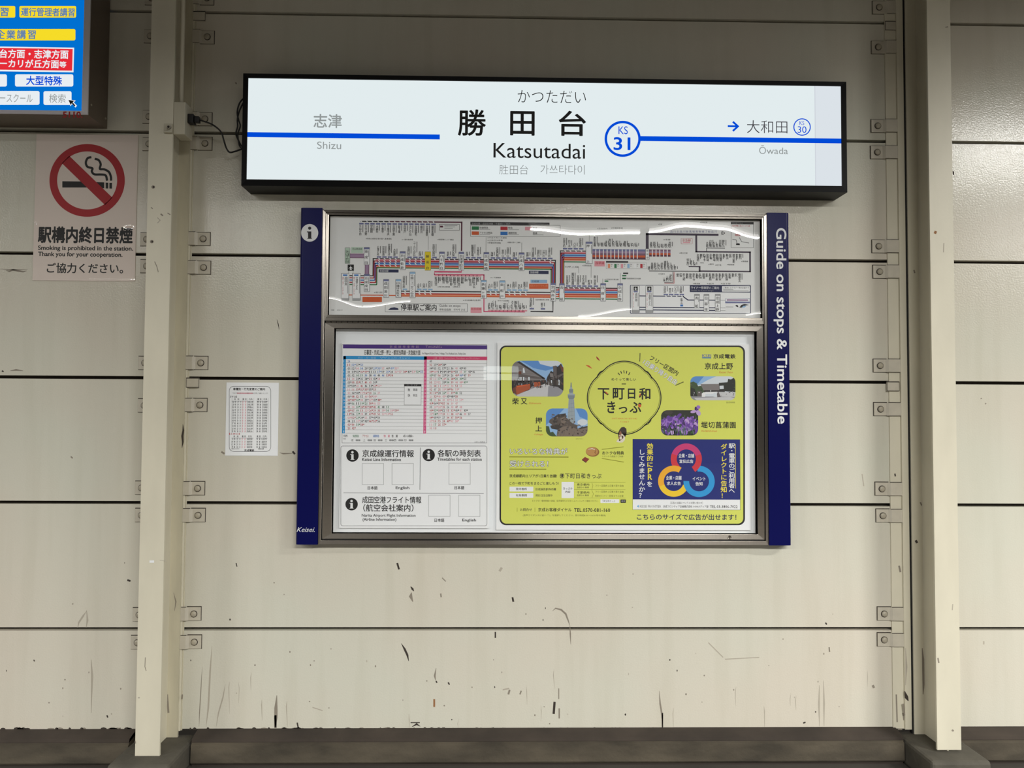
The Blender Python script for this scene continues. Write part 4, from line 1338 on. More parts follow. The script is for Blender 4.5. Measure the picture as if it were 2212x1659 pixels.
# ------------------------------------------------------------------ yellow ticket poster
yp = Print(CD)
X0, X1, Zb, Zt = R4(1073, 742, 1620.5, 1145, CD)
yp.box(X0, X1, -CD, -0.0125, Zb, Zt, 'paper')
XR0 = P(1340, 940, CD)
yp.poly(rrect(1079, 746.5, 1609.2, 1134.5, 14, 8), 'black', 1)
yp.poly(rrect(1082.4, 749.6, 1605.4, 1131.2, 11.5, 8), 'lime', 2)
z4 = lambda pts: [(1060 + x / 6.913, 720 + y / 6.913) for x, y in pts]
z5 = lambda pts: [(1340 + x / 6.9125, 720 + y / 6.9125) for x, y in pts]
ze = lambda pts: [(1250 + x / 8.296, 760 + y / 8.296) for x, y in pts]
zf = lambda pts: [(1300 + x / 20.74, 880 + y / 20.74) for x, y in pts]
# emblem
th = [2 * math.pi * i / 96 for i in range(96)]
def er(a, k):
    al = (a + math.pi / 4) % (math.pi / 2) - math.pi / 4
    q = 172 * math.cos(al) + math.sqrt(488 ** 2 - (172 * math.sin(al)) ** 2) + k
    if abs(al) > 0.6:       # rounded waist between two lobes
        q += 26 * ((abs(al) - 0.6) / 0.185) ** 2
    return (815 + q * math.cos(a), 824 + q * 0.995 * math.sin(a))



yp.band(ze([er(a, 9) for a in th]), ze([er(a, -9) for a in th]), 'black', 3)
yp.band(ze([er(a, -20) for a in th]), ze([er(a, -28) for a in th]), 'dolive', 3)
for pts in ([(325, 470), (345, 410), (390, 355), (450, 335)], [(1170, 335), (1235, 355), (1290, 420), (1305, 475)], [(1305, 1185), (1290, 1240), (1240, 1295), (1180, 1320)], [(325, 1180), (345, 1230), (390, 1285), (455, 1312)]):
    yp.line(ze(pts), 1.6, 'black', 3)
for a_, b_ in (((705, 375), (735, 415)), ((752, 345), (770, 390)), ((808, 332), (815, 385)), ((862, 342), (855, 390)), ((918, 368), (895, 415))):
    yp.line(ze([a_, b_]), 1.7, 'black', 3)
yp.T('めぐって楽しい', *ze([(588, 468)])[0], *ze([(1028, 518)])[0], 'dark', 3, .004, 2, sp=1.15)
yp.rect(*ze([(770, 567)])[0], *ze([(848, 584)])[0], 'dolive', 3)
for ch, a_, b_ in (('下', (345, 655), (545, 850)), ('町', (615, 652), (818, 850)), ('日', (885, 662), (1010, 840)), ('和', (1085, 650), (1282, 852)), ('き', (515, 890), (655, 1095)), ('っ', (722, 990), (865, 1095)), ('ぷ', (915, 905), (1120, 1090))):
    yp.T(ch, *ze([a_])[0], *ze([b_])[0], 'black', 3, .016, 5)
yp.poly(oval(*ze([(1092, 965)])[0], 3.4, 3.6, 18), 'orangered', 4)
yp.line(ze([(472, 712), (500, 735), (522, 760)]), 3, 'orangered', 4, taper=True)
yp.line(ze([(1112, 750), (1098, 775), (1085, 800)]), 3, 'orangered', 4, taper=True)
yp.T('SHITAMACHI BIYORI', *ze([(595, 1183)])[0], *ze([(1043, 1210)])[0], 'orange', 3, 0, 1, sp=1.2)
yp.T('TICKET', *ze([(742, 1242)])[0], *ze([(900, 1268)])[0], 'orange', 3, 0, 1, sp=1.3)
# goldfish flecks
yp.line(ze([(315, 85), (340, 120), (378, 160)]), 3.6, 'pred', 3, taper=True)
yp.line(ze([(130, 238), (180, 258), (240, 300)]), 3.8, 'orangered', 3, taper=True)
# slanted slogan
yp.line([(1382.6, 762.5), (1381.8, 781)], 1.4, 'black', 3)
yp.line([(1459, 832.6), (1476.5, 825)], 2.0, 'dolive', 3)
yp.T('フリー区間内', 1400, 784.2, 1469, 795.2, 'black', 3, .006, 3, rot=.535)
for m, b_, L in (('grey', .045, 3), ('white', .004, 4)):
    yp.T('1日乗り降り自由', 1384, 797.5, 1468, 809.5, m, L, b_, 3, rot=.575)
# place names
yp.S('柴又', 1107, 860.5, 1138.5, 873.6, 'black', 3, .006, 3)
yp.T('Shibamata', 1142, 869, 1168.6, 873, 'orangered', 3, 0, 1, shear=.25)
yp.S('押上', 1157.2, 902, 1170.2, 932.5, 'black', 3, .006, 3, vert=True)
yp.T('Oshiage', 1153.5, 936.5, 1173, 941, 'orangered', 3, 0, 1, shear=.25)
yp.T('京成電鉄', 1541, 765, 1588.6, 774.4, 'black', 3, .02, 3, sp=1.06)
yp.T('KSEI', 1517, 765.4, 1536, 771.4, 'mblue', 3, .01, 2)
yp.rect(1516.5, 772, 1536.2, 774, 'blue', 3)
yp.T('京成上野', 1522.5, 784, 1583, 798, 'black', 3, .008, 3, sp=1.06)
yp.T('Keisei Ueno', 1553.5, 801.4, 1583, 806.4, 'orangered', 3, 0, 1, shear=.25)
yp.T('堀切菖蒲園', 1514.6, 911, 1589, 924.8, 'black', 3, .006, 3, sp=1.06)
yp.T('Horikirishobuen', 1515, 928.6, 1549, 933, 'orangered', 3, 0, 1, shear=.25)
yp.T('国立西洋美術館', 1569, 867.6, 1587.5, 871, 'dolive', 3, 0, 1)
yp.T('スカイツリー', 1243.5, 946.6, 1260, 949.6, 'dolive', 3, 0, 1)
# lower left copy
for m, b_, L in (('black', .05, 3), ('white', .002, 4)):
    yp.T('いろいろな特典が', 1101.5, 968.2, 1225.5, 981.8, m, L, b_, 3)
    yp.T('受けられる！', 1101.5, 995, 1184, 1008.6, m, L, b_, 3)
yp.rect(1100, 986, 1228, 988.2, 'olive', 3)
yp.rect(1100, 1012.4, 1180, 1014.6, 'olive', 3)
yp.T('おトクな特典', 1301, 974.6, 1347.5, 982.2, 'black', 3, .01, 2)
yp.T('いろいろな施設でご利用！', 1301, 984, 1347.5, 987.8, 'dolive', 3, 0, 1)
yp.line([(1300, 970.8), (1347, 965.2)], 1.5, 'olive', 3)
yp.line([(1300, 990.2), (1347.5, 998.2)], 1.5, 'olive', 3)
yp.T('京成線都内エリアが1日乗り放題!', 1100.5, 1024.6, 1203, 1031.6, 'black', 3, .016, 2)
yp.T('㊝下町日和きっぷ', 1209, 1022.4, 1299, 1033.6, 'dark', 3, .002, 3, sp=1.1)
yp.T('この一枚で下町をまるごと楽しもう!', 1100.5, 1040.8, 1207, 1047.2, 'dark', 3, .012, 2)
yp.rect(1100.6, 1051.2, 1152, 1061.6, 'paper', 3, .8)
yp.rect(1100.6, 1065, 1152, 1075.4, 'paper', 3, .8)
yp.S('発売箇所', 1114.8, 1053.8, 1138, 1058.8, 'black', 4, .02, 1)
yp.S('有効期間', 1114.8, 1067.6, 1138, 1072.6, 'black', 4, .02, 1)
yp.T('京成線各駅券売機', 1156.4, 1054, 1201, 1059.6, 'dark', 3, .014, 1)
yp.T('発行日当日限り', 1156.8, 1067.6, 1193.6, 1073, 'dark', 3, .01, 1)
yp.rect(1213, 1041, 1239.6, 1076, 'paper', 3, .8)
yp.T('きっぷの', 1216.6, 1052.6, 1236.6, 1057.8, 'dark', 4, .01, 1)
yp.T('内容', 1221.4, 1060, 1232, 1065, 'dark', 4, .01, 1)
for y in (1041.6, 1057.6, 1075.8):
    yp.rect(1240, y - .4, 1351, y + .4, 'limedark', 3)
yp.T('東京都内', 1246.4, 1044.2, 1272.6, 1049.2, 'black', 3, .016, 1, sp=1.15)
yp.T('各駅から乗車', 1246.4, 1050.8, 1272, 1054.8, 'dark', 3, 0, 1)
yp.T('千葉県内', 1246.4, 1061.2, 1272.6, 1066.4, 'black', 3, .016, 1, sp=1.15)
yp.T('各駅から乗車', 1246.4, 1068, 1272, 1072.2, 'dark', 3, 0, 1)
yp.line([(1278, 1042.6), (1281, 1049), (1278.4, 1057)], .7, 'olive', 3)
yp.line([(1278, 1058.6), (1282, 1067), (1278.4, 1075.4)], .7, 'olive', 3)
yp.T('フリー区間内１日乗り降り自由', 1286, 1047, 1346.8, 1051.8, 'dolive', 3, 0, 1)
yp.T('フリー区間内１日乗り降り自由', 1286, 1060.2, 1346.8, 1064.6, 'dolive', 3, 0, 1)
yp.T('発駅からフリー区間までの往復', 1285, 1069.2, 1346.8, 1073.6, 'dolive', 3, 0, 1)
yp.T('おトクな！優待特典の詳細、発売場所などはホームページよりご確認ください。', 1149.5, 1080, 1293, 1084.2, 'dolive', 3, 0, 1)
yp.rect(1297, 1078.4, 1337.4, 1086.4, 'paper', 3, .8)
yp.T('下町日和きっぷ', 1300.4, 1080.2, 1329, 1084.6, 'dark', 4, 0, 1)
yp.rect(1340.4, 1079, 1352, 1086.2, 'black', 3, .8)
yp.T('検索', 1342, 1080.6, 1350.4, 1084.8, 'lgrey', 4, 0, 1)
yp.rect(1116.6, 1096.8, 1117.5, 1105.4, 'olive', 3)
yp.rect(1155, 1096.8, 1155.9, 1105.4, 'olive', 3)
yp.S('お問合せ', 1123.6, 1098, 1149, 1104, 'dark', 3, .012, 1)
yp.T('京成お客様ダイヤル', 1162.6, 1097.2, 1234.4, 1105, 'black', 3, .012, 2)
yp.T('TEL.0570-081-160', 1240.4, 1098, 1317.6, 1105.8, 'black', 3, .01, 2, sp=1.1)
yp.T('(音声ガイダンスに従い「1」を選択してください。受付時間8:30～18:30/年中無休)', 1129.4, 1111, 1308.6, 1115.8, 'dolive', 3, 0, 1)
yp.T('こちらのサイズで広告が出せます！', 1376, 1110.6, 1590.5, 1123.2, 'mnavy', 3, .014, 4)
# rice cracker, sweet, little dog
yp.poly(oval(1280, 976, 14.6, 10.4, 28, .08), 'cracker2', 3)
yp.poly(oval(1278.6, 975, 13, 9.4, 28, .08), 'cracker', 4)
yp.line([(1288, 967), (1285, 978), (1289, 982)], 2, 'cracker2', 5, taper=True)
yp.line([(1270, 971), (1279, 969), (1286, 972)], 1.6, 'paper', 4.5, taper=True)
yp.poly([(1257, 992.6), (1263.6, 987), (1273, 991.6), (1266.4, 998.6)], 'choc', 3)
yp.poly([(1257, 992.6), (1266.4, 998.6), (1266, 1000), (1257, 994)], 'fur', 4)
yp.poly(zf([(735, 1300), (730, 1150), (790, 1000), (880, 890), (1000, 875), (1100, 960), (1115, 1130), (1080, 1270), (1040, 1330), (960, 1400), (760, 1400)]), 'fur', 3)
yp.poly(zf([(775, 1230), (790, 1120), (840, 1045), (890, 1160), (960, 1230), (1040, 1330), (1030, 1460), (930, 1570), (800, 1580), (650, 1545), (690, 1460), (760, 1400)]), 'cream', 4)
yp.poly(zf([(775, 1230), (790, 1120), (840, 1045), (890, 1160), (880, 1210), (800, 1260)]), 'fur2', 5)
yp.poly(zf([(745, 1360), (765, 1290), (830, 1255), (930, 1265), (965, 1330), (940, 1400), (880, 1440), (830, 1480), (800, 1500), (770, 1450)]), 'fur2', 5)
yp.poly(zf([(790, 1360), (830, 1300), (890, 1300), (900, 1400), (840, 1440), (800, 1430)]), 'cream', 6)
yp.poly(zf([(905, 1260), (960, 1280), (965, 1370), (930, 1400), (915, 1330)]), 'fur', 6)
yp.poly(oval(*zf([(800, 1470)])[0], 1.6, 1.6, 12), 'black', 7)
# generic tower, standing out of its picture
ypo = tag(yp.build('ticket_poster'), 'lime yellow day ticket poster with four photographs inside the lower case', 'poster')

ph = Print(CD)
ph.clip = z4(rrect(315, 410, 1087, 945, 120, 8))
ph.poly(z4([(300, 380), (1100, 380), (1100, 960), (300, 960)]), 'sky2', 3)
ph.poly(z4([(300, 720), (1100, 720), (1100, 960), (300, 960)]), 'pave2', 3.1)
ph.poly(z4([(400, 380), (960, 380), (960, 520), (820, 560), (640, 520)]), 'sky', 3.3)
ph.poly(z4([(690, 380), (1060, 380), (1050, 470), (900, 500), (740, 460)]), 'cloud', 3.6)
ph.poly(z4([(300, 430), (430, 420), (820, 690), (820, 720), (300, 720)]), 'roof', 4)
ph.poly(z4([(385, 425), (430, 418), (815, 672), (800, 690)]), 'eave', 4.4)
ph.poly(z4([(300, 600), (470, 612), (780, 662), (800, 690), (300, 640)]), 'roof2', 4.4)
ph.poly(z4([(300, 640), (800, 690), (820, 715), (300, 712)]), 'roof', 4.7)
for x in (410, 440, 480, 560):
    ph.poly(z4([(x, 650), (x + 22, 652), (x + 20, 725), (x + 4, 725)]), 'cloud', 5)
ph.poly(z4([(480, 520), (500, 515), (515, 590), (480, 590)]), 'cloud', 5)
ph.poly(z4([(415, 570), (455, 565), (460, 612), (418, 612)]), 'brick', 5)
ph.poly(z4([(300, 710), (820, 700), (830, 760), (620, 790), (560, 860), (330, 900)]), 'eave', 5)
ph.poly(z4([(640, 730), (740, 725), (740, 790), (650, 800)]), 'wood', 5.3)
ph.poly(z4([(370, 800), (590, 765), (590, 830), (385, 920)]), 'wood', 5.6)
ph.poly(z4([(380, 785), (580, 755), (590, 770), (375, 808)]), 'orangered', 5.8)
ph.poly(z4([(330, 820), (370, 800), (388, 920), (335, 880)]), 'brick', 5.8)
ph.poly(z4([(395, 920), (600, 835), (830, 745), (880, 745), (890, 960), (400, 960)]), 'pave', 5.5)
ph.poly(z4([(860, 790), (950, 780), (1100, 860), (1100, 960), (850, 960)]), 'pave2', 5.6)
ph.poly(z4([(830, 690), (850, 640), (900, 560), (930, 580), (960, 480), (1000, 500), (1050, 450), (1100, 560), (1100, 870), (1000, 800), (880, 780)]), 'eave', 5.7)
ph.poly(z4([(930, 490), (985, 485), (985, 640), (940, 640)]), 'roof2', 6)
ph.poly(z4([(880, 590), (930, 600), (940, 660), (890, 650)]), 'roof', 6)
ph.poly(z4([(900, 670), (1090, 590), (1090, 620), (930, 700)]), 'roof2', 6.2)
ph.poly(z4([(1030, 470), (1100, 520), (1100, 590), (1060, 570)]), 'brick', 6.2)
for i in range(9):
    x = 815 + i * 28
    ph.poly(z4([(x, 700 - (i % 3) * 14), (x + 16, 700), (x + 18, 775), (x, 772)]), ['stone2', 'fur', 'stone', 'cloud'][i % 4], 6.4)
rq = random.Random(21)
for i in range(9):
    ph.line(z4([(320, 470 + i * 24), (420 + i * 35, 440 + i * 27)]), .5, ['roof2', 'pave2', 'roof2'][i % 3], 4.2)
for i in range(70):
    x, y = rq.uniform(330, 1080), rq.uniform(640, 800)
    if 640 < x < 800 and y < 690:
        continue
    ph.poly(z4([(x, y), (x + rq.uniform(6, 18), y - 3), (x + rq.uniform(6, 16), y + rq.uniform(14, 40)), (x - 2, y + 20)]), rq.choice(['eave', 'stone', 'stone2', 'roof2', 'brick', 'fur', 'pave2']), 6.5 + .004 * i)
ph.build('street_photograph', ypo)['label'] = 'photograph of a shopping street with tiled roofs'

ph = Print(CD)
ph.clip = z4(rrect(825, 1122, 1447, 1540, 100, 8))
ph.poly(z4([(800, 1100), (1460, 1100), (1460, 1560), (800, 1560)]), 'sky2', 3)
ph.poly(z4([(800, 1100), (1120, 1100), (1000, 1230), (870, 1330), (800, 1400)]), 'sky', 3.3)
ph.poly(z4([(1260, 1100), (1460, 1100), (1460, 1300), (1330, 1250)]), 'sky', 3.3)
ph.poly(oval(*z4([(1370, 1330)])[0], 11, 7, 16), 'cloud', 3.6)
ph.poly(z4([(820, 1380), (870, 1390), (890, 1480), (930, 1470), (1000, 1560), (800, 1560)]), 'leaf', 4)
ph.poly(z4([(1300, 1420), (1460, 1385), (1460, 1560), (1300, 1560)]), 'stone3', 4)
ph.poly(z4([(1320, 1412), (1460, 1380), (1460, 1400), (1330, 1432)]), 'stone2', 4.3)
ph.clip = None
T_ = ph
T_.poly(z4([(1165, 985), (1245, 985), (1262, 1340), (1140, 1340)]), 'tower', 5)
for k in range(6):
    T_.line(z4([(1178 + k * 12, 990), (1160 + k * 19, 1335)]), .5, 'tower2', 5.4)
for k in range(5):
    T_.line(z4([(1160 - k * 4, 1060 + 60 * k), (1250 + k * 2, 1040 + 60 * k)]), .5, 'tower2', 5.4)
T_.poly(z4([(1150, 920), (1160, 905), (1245, 905), (1255, 920), (1252, 960), (1235, 985), (1170, 985), (1153, 960)]), 'tower2', 5.6)
T_.poly(z4([(1150, 905), (1256, 905), (1256, 925), (1150, 925)]), 'tower', 5.8)
T_.poly(z4([(1176, 880), (1228, 880), (1232, 905), (1172, 905)]), 'tower', 5.6)
T_.poly(z4([(1170, 835), (1230, 835), (1232, 870), (1222, 888), (1180, 888), (1170, 870)]), 'tower2', 5.7)
T_.poly(z4([(1186, 800), (1214, 800), (1222, 838), (1180, 838)]), 'tower', 5.6)
T_.poly(z4([(1194, 735), (1207, 735), (1212, 805), (1189, 805)]), 'tower2', 5.5)
ph.clip = z4(rrect(825, 1122, 1447, 1540, 100, 8))
ph.poly(z4([(920, 1270), (990, 1215), (1120, 1195), (1130, 1260), (1180, 1310), (1230, 1350), (1290, 1370), (1300, 1440), (1380, 1480), (1450, 1540), (980, 1560), (1000, 1430), (910, 1425), (890, 1380), (920, 1370), (870, 1330), (880, 1290)]), 'stone', 6)
ph.poly(z4([(1020, 1400), (1180, 1380), (1300, 1440), (1460, 1540), (980, 1560)]), 'stone3', 6.3)
ph.poly(z4([(930, 1260), (1000, 1210), (1110, 1200), (1120, 1235), (1010, 1260), (950, 1300)]), 'stone2', 6.4)
ph.poly(z4([(1040, 1270), (1100, 1250), (1130, 1310), (1090, 1360), (1050, 1330)]), 'stone3', 6.5)
ph.poly(z4([(890, 1390), (990, 1360), (1080, 1390), (1000, 1440), (910, 1425)]), 'stone2', 6.6)
ph.poly(oval(*z4([(960, 1320)])[0], 5, 2.6, 16, .3), 'stone2', 6.7)
rq = random.Random(9)
for i in range(110):
    x, y = rq.uniform(900, 1430), rq.uniform(1210, 1535)
    if y < 1210 + max(0, (x - 1130)) * .75 or (x < 1000 and y > 1400):
        continue
    ph.poly(oval(*z4([(x, y)])[0], rq.uniform(.8, 3), rq.uniform(.6, 2), 8, rq.uniform(-1, 1)), rq.choice(['stone', 'stone2', 'stone3', 'fur', 'roof2']), 6.75 + .003 * i)
for a_ in ((1060, 1450), (1110, 1440), (1180, 1430), (1250, 1470)):
    ph.line(z4([a_, (a_[0] - 20, a_[1] + 90)]), 1.4, 'stone', 6.8, taper=True)
ph.build('tower_photograph', ypo)['label'] = 'photograph of a tall pale tower behind a bronze statue'

ph = Print(CD)
ph.clip = z5(rrect(1045, 642, 1718, 1000, 85, 8))
ph.poly(z5([(1030, 620), (1730, 620), (1730, 1010), (1030, 1010)]), 'cloud', 3)
ph.poly(z5([(1030, 620), (1480, 620), (1300, 700), (1180, 770), (1030, 800)]), 'sky2', 3.3)
ph.poly(z5([(1030, 640), (1250, 640), (1150, 760), (1030, 740)]), 'sky', 3.6)
ph.poly(z5([(1030, 740), (1090, 720), (1140, 745), (1160, 790), (1230, 780), (1270, 860), (1260, 940), (1030, 960)]), 'leaf', 4)
ph.poly(z5([(1030, 800), (1110, 830), (1150, 940), (1030, 960)]), 'tree', 4.3)
ph.poly(z5([(1195, 758), (1560, 755), (1560, 850), (1240, 850)]), 'roof', 4.5)
ph.poly(z5([(1470, 740), (1600, 730), (1610, 680), (1650, 690), (1730, 640), (1730, 880), (1480, 860)]), 'tree', 4.6)
ph.poly(z5([(1480, 785), (1540, 780), (1545, 830), (1485, 835)]), 'cloud', 5)
ph.poly(z5([(1250, 850), (1560, 850), (1560, 875), (1250, 875)]), 'eave', 5)
ph.poly(z5([(1150, 860), (1215, 870), (1215, 940), (1150, 940)]), 'roof2', 5)
ph.poly(z5([(1440, 870), (1730, 885), (1730, 960), (1440, 960)]), 'pave', 5)
ph.poly(z5([(1030, 940), (1730, 950), (1730, 1010), (1030, 1010)]), 'pave2', 5.2)
ph.poly(z5([(1100, 965), (1640, 950), (1730, 975), (1700, 1010), (1150, 1010)]), 'pave', 5.4)
ph.poly(z5([(1215, 900), (1240, 880), (1440, 872), (1440, 900), (1270, 905), (1265, 950), (1215, 950)]), 'white', 5.8)
ph.poly(z5([(1390, 890), (1440, 885), (1440, 955), (1390, 950)]), 'cloud', 5.9)
ph.poly(z5([(1440, 905), (1465, 870), (1500, 950), (1450, 955)]), 'roof2', 6)
ph.rect(*z5([(1345, 845)])[0], *z5([(1354, 870)])[0], 'white', 6)
rq = random.Random(3)
for i in range(60):
    x, y = rq.uniform(1050, 1710), rq.uniform(745, 940)
    if 1270 < x < 1470 or (1180 < x < 1640 and y < 850):
        continue
    ph.poly(oval(*z5([(x, y)])[0], rq.uniform(.7, 2.4), rq.uniform(.6, 1.8), 8), rq.choice(['tree', 'leaf', 'stone2', 'roof2', 'eave']) if y < 870 else rq.choice(['pave2', 'pave', 'roof2']), 5.6 + .002 * i)
ph.build('museum_photograph', ypo)['label'] = 'photograph of a low grey museum building'

ph = Print(CD)
ph.clip = z5(rrect(607, 1148, 1162, 1525, 95, 8))
ph.poly(z5([(590, 1130), (1180, 1130), (1180, 1540), (590, 1540)]), 'bg', 3)
ph.poly(oval(*z5([(720, 1180)])[0], 9, 5, 16), 'stone2', 3.2)
ri = random.Random(8)
for i in range(90):
    x, y = ri.uniform(600, 1160), ri.uniform(1330, 1530)
    ph.line(z5([(x, y), (x + ri.uniform(-16, 16), y - 60), (x + ri.uniform(-25, 25), y - 130)]), ri.uniform(.8, 2.2), ri.choice(['stem', 'leaf', 'stem', 'tree']), 3.5, taper=True)
for i in range(170):
    x = ri.uniform(600, 1170)
    top = 1210 + 60 * abs(math.sin(x / 70.0)) + (60 if x < 700 or x > 1080 else 0)
    y = ri.uniform(top, 1500)
    c = ri.choices(['iris1', 'iris2', 'iris3', 'iris4'], [4, 5, 2 if y < 1400 else 1, 3 if y > 1350 else 1])[0]
    ph.poly(oval(*z5([(x, y)])[0], ri.uniform(1.6, 4.2), ri.uniform(2.4, 6.2), 10, ri.uniform(-.9, .9)), c, 4 + i * .02)
for i in range(40):
    x, y = ri.uniform(610, 1150), ri.uniform(1430, 1530)
    ph.line(z5([(x, y + 40), (x + ri.uniform(-10, 10), y - 20), (x + ri.uniform(-22, 22), y - 70)]), ri.uniform(.8, 1.8), ri.choice(['stem', 'leaf', 'stem']), 8, taper=True)
ph.clip = None
for a_, rx, ry, ro, m in (((1090, 1170), 6.5, 3.2, -.2, 'iris3'), ((1165, 1190), 4.6, 6.2, -.5, 'iris3'), ((1165, 1100), 4.2, 3.6, .6, 'iris2'), ((1125, 1125), 2.4, 4.4, 0, 'iris4'), ((1145, 1150), 2.6, 4.6, .5, 'iris1')):
    ph.poly(oval(*z5([a_])[0], rx, ry, 20, ro), m, 9 + rx * .05)
ph.build('iris_photograph', ypo)['label'] = 'photograph of purple irises'

# blue advertising panel printed on the poster
ad = Print(CD)
ad.rect(1366.5, 948.8, 1599, 1101.6, 'black', 3)
ad.rect(1367, 949.2, 1598.6, 1079.2, 'adblue', 3.3)
ad.rect(1367, 1079, 1598.6, 1101, 'paper', 3.4)
za = lambda x, y: (1340 + x / 5.53, 930 + y / 5.53)


def arc(cx, cy, ro, ri_, a0, a1, cols, L):
    n = 36
    for i in range(n):
        t0, t1 = math.radians(a0 + (a1 - a0) * i / n), math.radians(a0 + (a1 - a0) * (i + 1) / n)
        m = cols[min(len(cols) - 1, i * len(cols) // n)]
        ad.poly([(cx + ro * math.cos(t0), cy + ro * math.sin(t0)), (cx + ro * math.cos(t1), cy + ro * math.sin(t1)), (cx + ri_ * math.cos(t1), cy + ri_ * math.sin(t1)), (cx + ri_ * math.cos(t0), cy + ri_ * math.sin(t0))], m, L)


c1, c2, c3 = za(788, 340), za(638, 605), za(940, 608)
arc(c1[0], c1[1], 33.6, 20.8, 130, 412, ['adred', 'adpink', 'adpink', 'adred'], 4)
arc(c2[0], c2[1], 33.8, 21.4, 20, 300, ['adgold2', 'adgold2', 'adgold', 'adgold'], 5)
arc(c3[0], c3[1], 33.8, 21.4, -98, 182, ['adsky'], 6)
arc(c1[0], c1[1], 33.6, 20.8, 20, 56, ['adred'], 7)
for s1, s2, c in (('企業・店舗', '宣伝広告', c1), ('企業・店舗', '求人広告', c2)):
    ad.T(s1, c[0] - 16.6, c[1] - 11.6, c[0] + 16.6, c[1] - 3, 'white', 8, .012, 2)
    ad.T(s2, c[0] - 15, c[1] + 1, c[0] + 15, c[1] + 8.8, 'white', 8, .012, 2)
ad.T('イベント', c3[0] - 14, c3[1] - 9.6, c3[0] + 14, c3[1] - 2.2, 'white', 8, .012, 2)
ad.T('告知', c3[0] - 7.6, c3[1] + 1, c3[0] + 7.6, c3[1] + 9, 'white', 8, .012, 2)
ad.S('効果的にPR', 1398, 957.6, 1410, 1036.4, 'adyellow', 5, .02, 3, vert=True)
ad.T('を', 1398, 1040, 1408.4, 1051, 'white', 5, .014, 3)
ad.S('してみませんか？', 1380.6, 971, 1392.4, 1076, 'white', 5, .014, 3, vert=True)
ad.S('ダイレクトに告知！', 1557.6, 959, 1569.6, 1077, 'adyellow', 5, .014, 3, vert=True)
ad.S('駅・電車のご利用者へ', 1575, 957.8, 1586.4, 1065.4, 'white', 5, .012, 3, vert=True)
ad.rect(1588.2, 959, 1589.2, 1055, 'adyellow', 5)
ad.T('［広告の出稿についてのお問い合わせ］', 1448, 1083.8, 1518, 1089, 'dark', 5, 0, 1)
ad.poly([(1376.5, 1093.6), (1379.4, 1090.2), (1379.4, 1097), (1376.5, 1093.6)], 'adsky', 5)
ad.T('KEISEI FRONTIER', 1382, 1091, 1428, 1096.6, 'grey', 5, 0, 1)
ad.T('京成フロンティア企画株式会社 OOHメディア部', 1432.6, 1091.4, 1530, 1096.8, 'dark', 5, .01, 1)
ad.T('TEL.03-3806-7022', 1533.6, 1091.2, 1593, 1097.4, 'black', 5, .01, 1)
ad.build('blue_advertisement', ypo)['label'] = 'dark blue panel with three coloured rings'

# ------------------------------------------------------------------ no smoking poster
ns = Print(0.0028)
n2 = lambda pts: [(x / 4.485, 270 + y / 4.485) for x, y in pts]
ns.box(-1.8715, -1.4634, -0.0028, -0.0003, Z0 + 1.781, Z0 + 2.3778, 'poster')
RC_ = (188.3, 389.8)
ns.band(oval(RC_[0], RC_[1], 81.4, 78.6, 96), oval(RC_[0], RC_[1], 64.8, 62.6, 96), 'pred', 3)
ns.poly([(RC_[0] + a_ * 66 + b_ * 8, RC_[1] + a_ * 64 - b_ * 8) for a_, b_ in ((-.705, -1), (.705, -1), (.705, 1), (-.705, 1))], 'pred', 3)
ns.poly(n2([(604, 545), (835, 548), (858, 606), (604, 606)]), 'black', 2)
ns.poly(n2([(780, 548), (1010, 556), (1010, 614), (850, 606)]), 'black', 2)
ns.poly(n2([(1024, 558), (1049, 559), (1049, 616), (1024, 615)]), 'black', 2)
ns.poly(n2([(1060, 560), (1085, 560), (1085, 617), (1060, 616)]), 'black', 2)


def smooth(pts, k=6):
    out = []
    for i in range(len(pts) - 1):
        p0, p1, p2, p3 = pts[max(i - 1, 0)], pts[i], pts[i + 1], pts[min(i + 2, len(pts) - 1)]
        for j in range(k):
            t = j / k
            out.append(tuple(.5 * (2 * p1[d] + (p2[d] - p0[d]) * t + (2 * p0[d] - 5 * p1[d] + 4 * p2[d] - p3[d]) * t * t + (3 * p1[d] - p0[d] - 3 * p2[d] + p3[d]) * t ** 3) for d in range(len(p1))))
    out.append(pts[-1])
    return out


ns.line(smooth(n2([(886, 312), (850, 322), (832, 365), (848, 405), (895, 420), (890, 450), (915, 478), (985, 480), (1025, 490), (1038, 540)])), 4.8, 'black', 4)
ns.line(smooth(n2([(918, 328), (955, 340), (976, 380), (968, 425), (1010, 430), (1055, 455), (1074, 500), (1076, 540)])), 4.8, 'black', 4)
ns.T('駅構内終日禁煙', *n2([(372, 990)])[0], *n2([(1282, 1142)])[0], 'black', 2, .034, 6)
ns.T('Smoking is prohibited in the station.', *n2([(370, 1172)])[0], *n2([(1288, 1226)])[0], 'black', 2, .02, 4)
ns.T('Thank you for your cooperation.', *n2([(370, 1232)])[0], *n2([(1186, 1286)])[0], 'black', 2, .02, 4)
ns.T('ご協力ください。', *n2([(456, 1340)])[0], *n2([(1192, 1436)])[0], 'black', 2, .012, 5)
nso = tag(ns.build('no_smoking_poster'), 'laminated no smoking poster with a red ring left of the left column', 'poster')
b = MB()
nx, nz = 40, 60
fx0, fx1, fz0, fz1 = -1.876, -1.459, Z0 + 1.777, Z0 + 2.382


def film_lean(v):
    return 0.0 if v > 0.5 else 0.062 * (1 - v / 0.5) * min(1.0, v / 0.022)


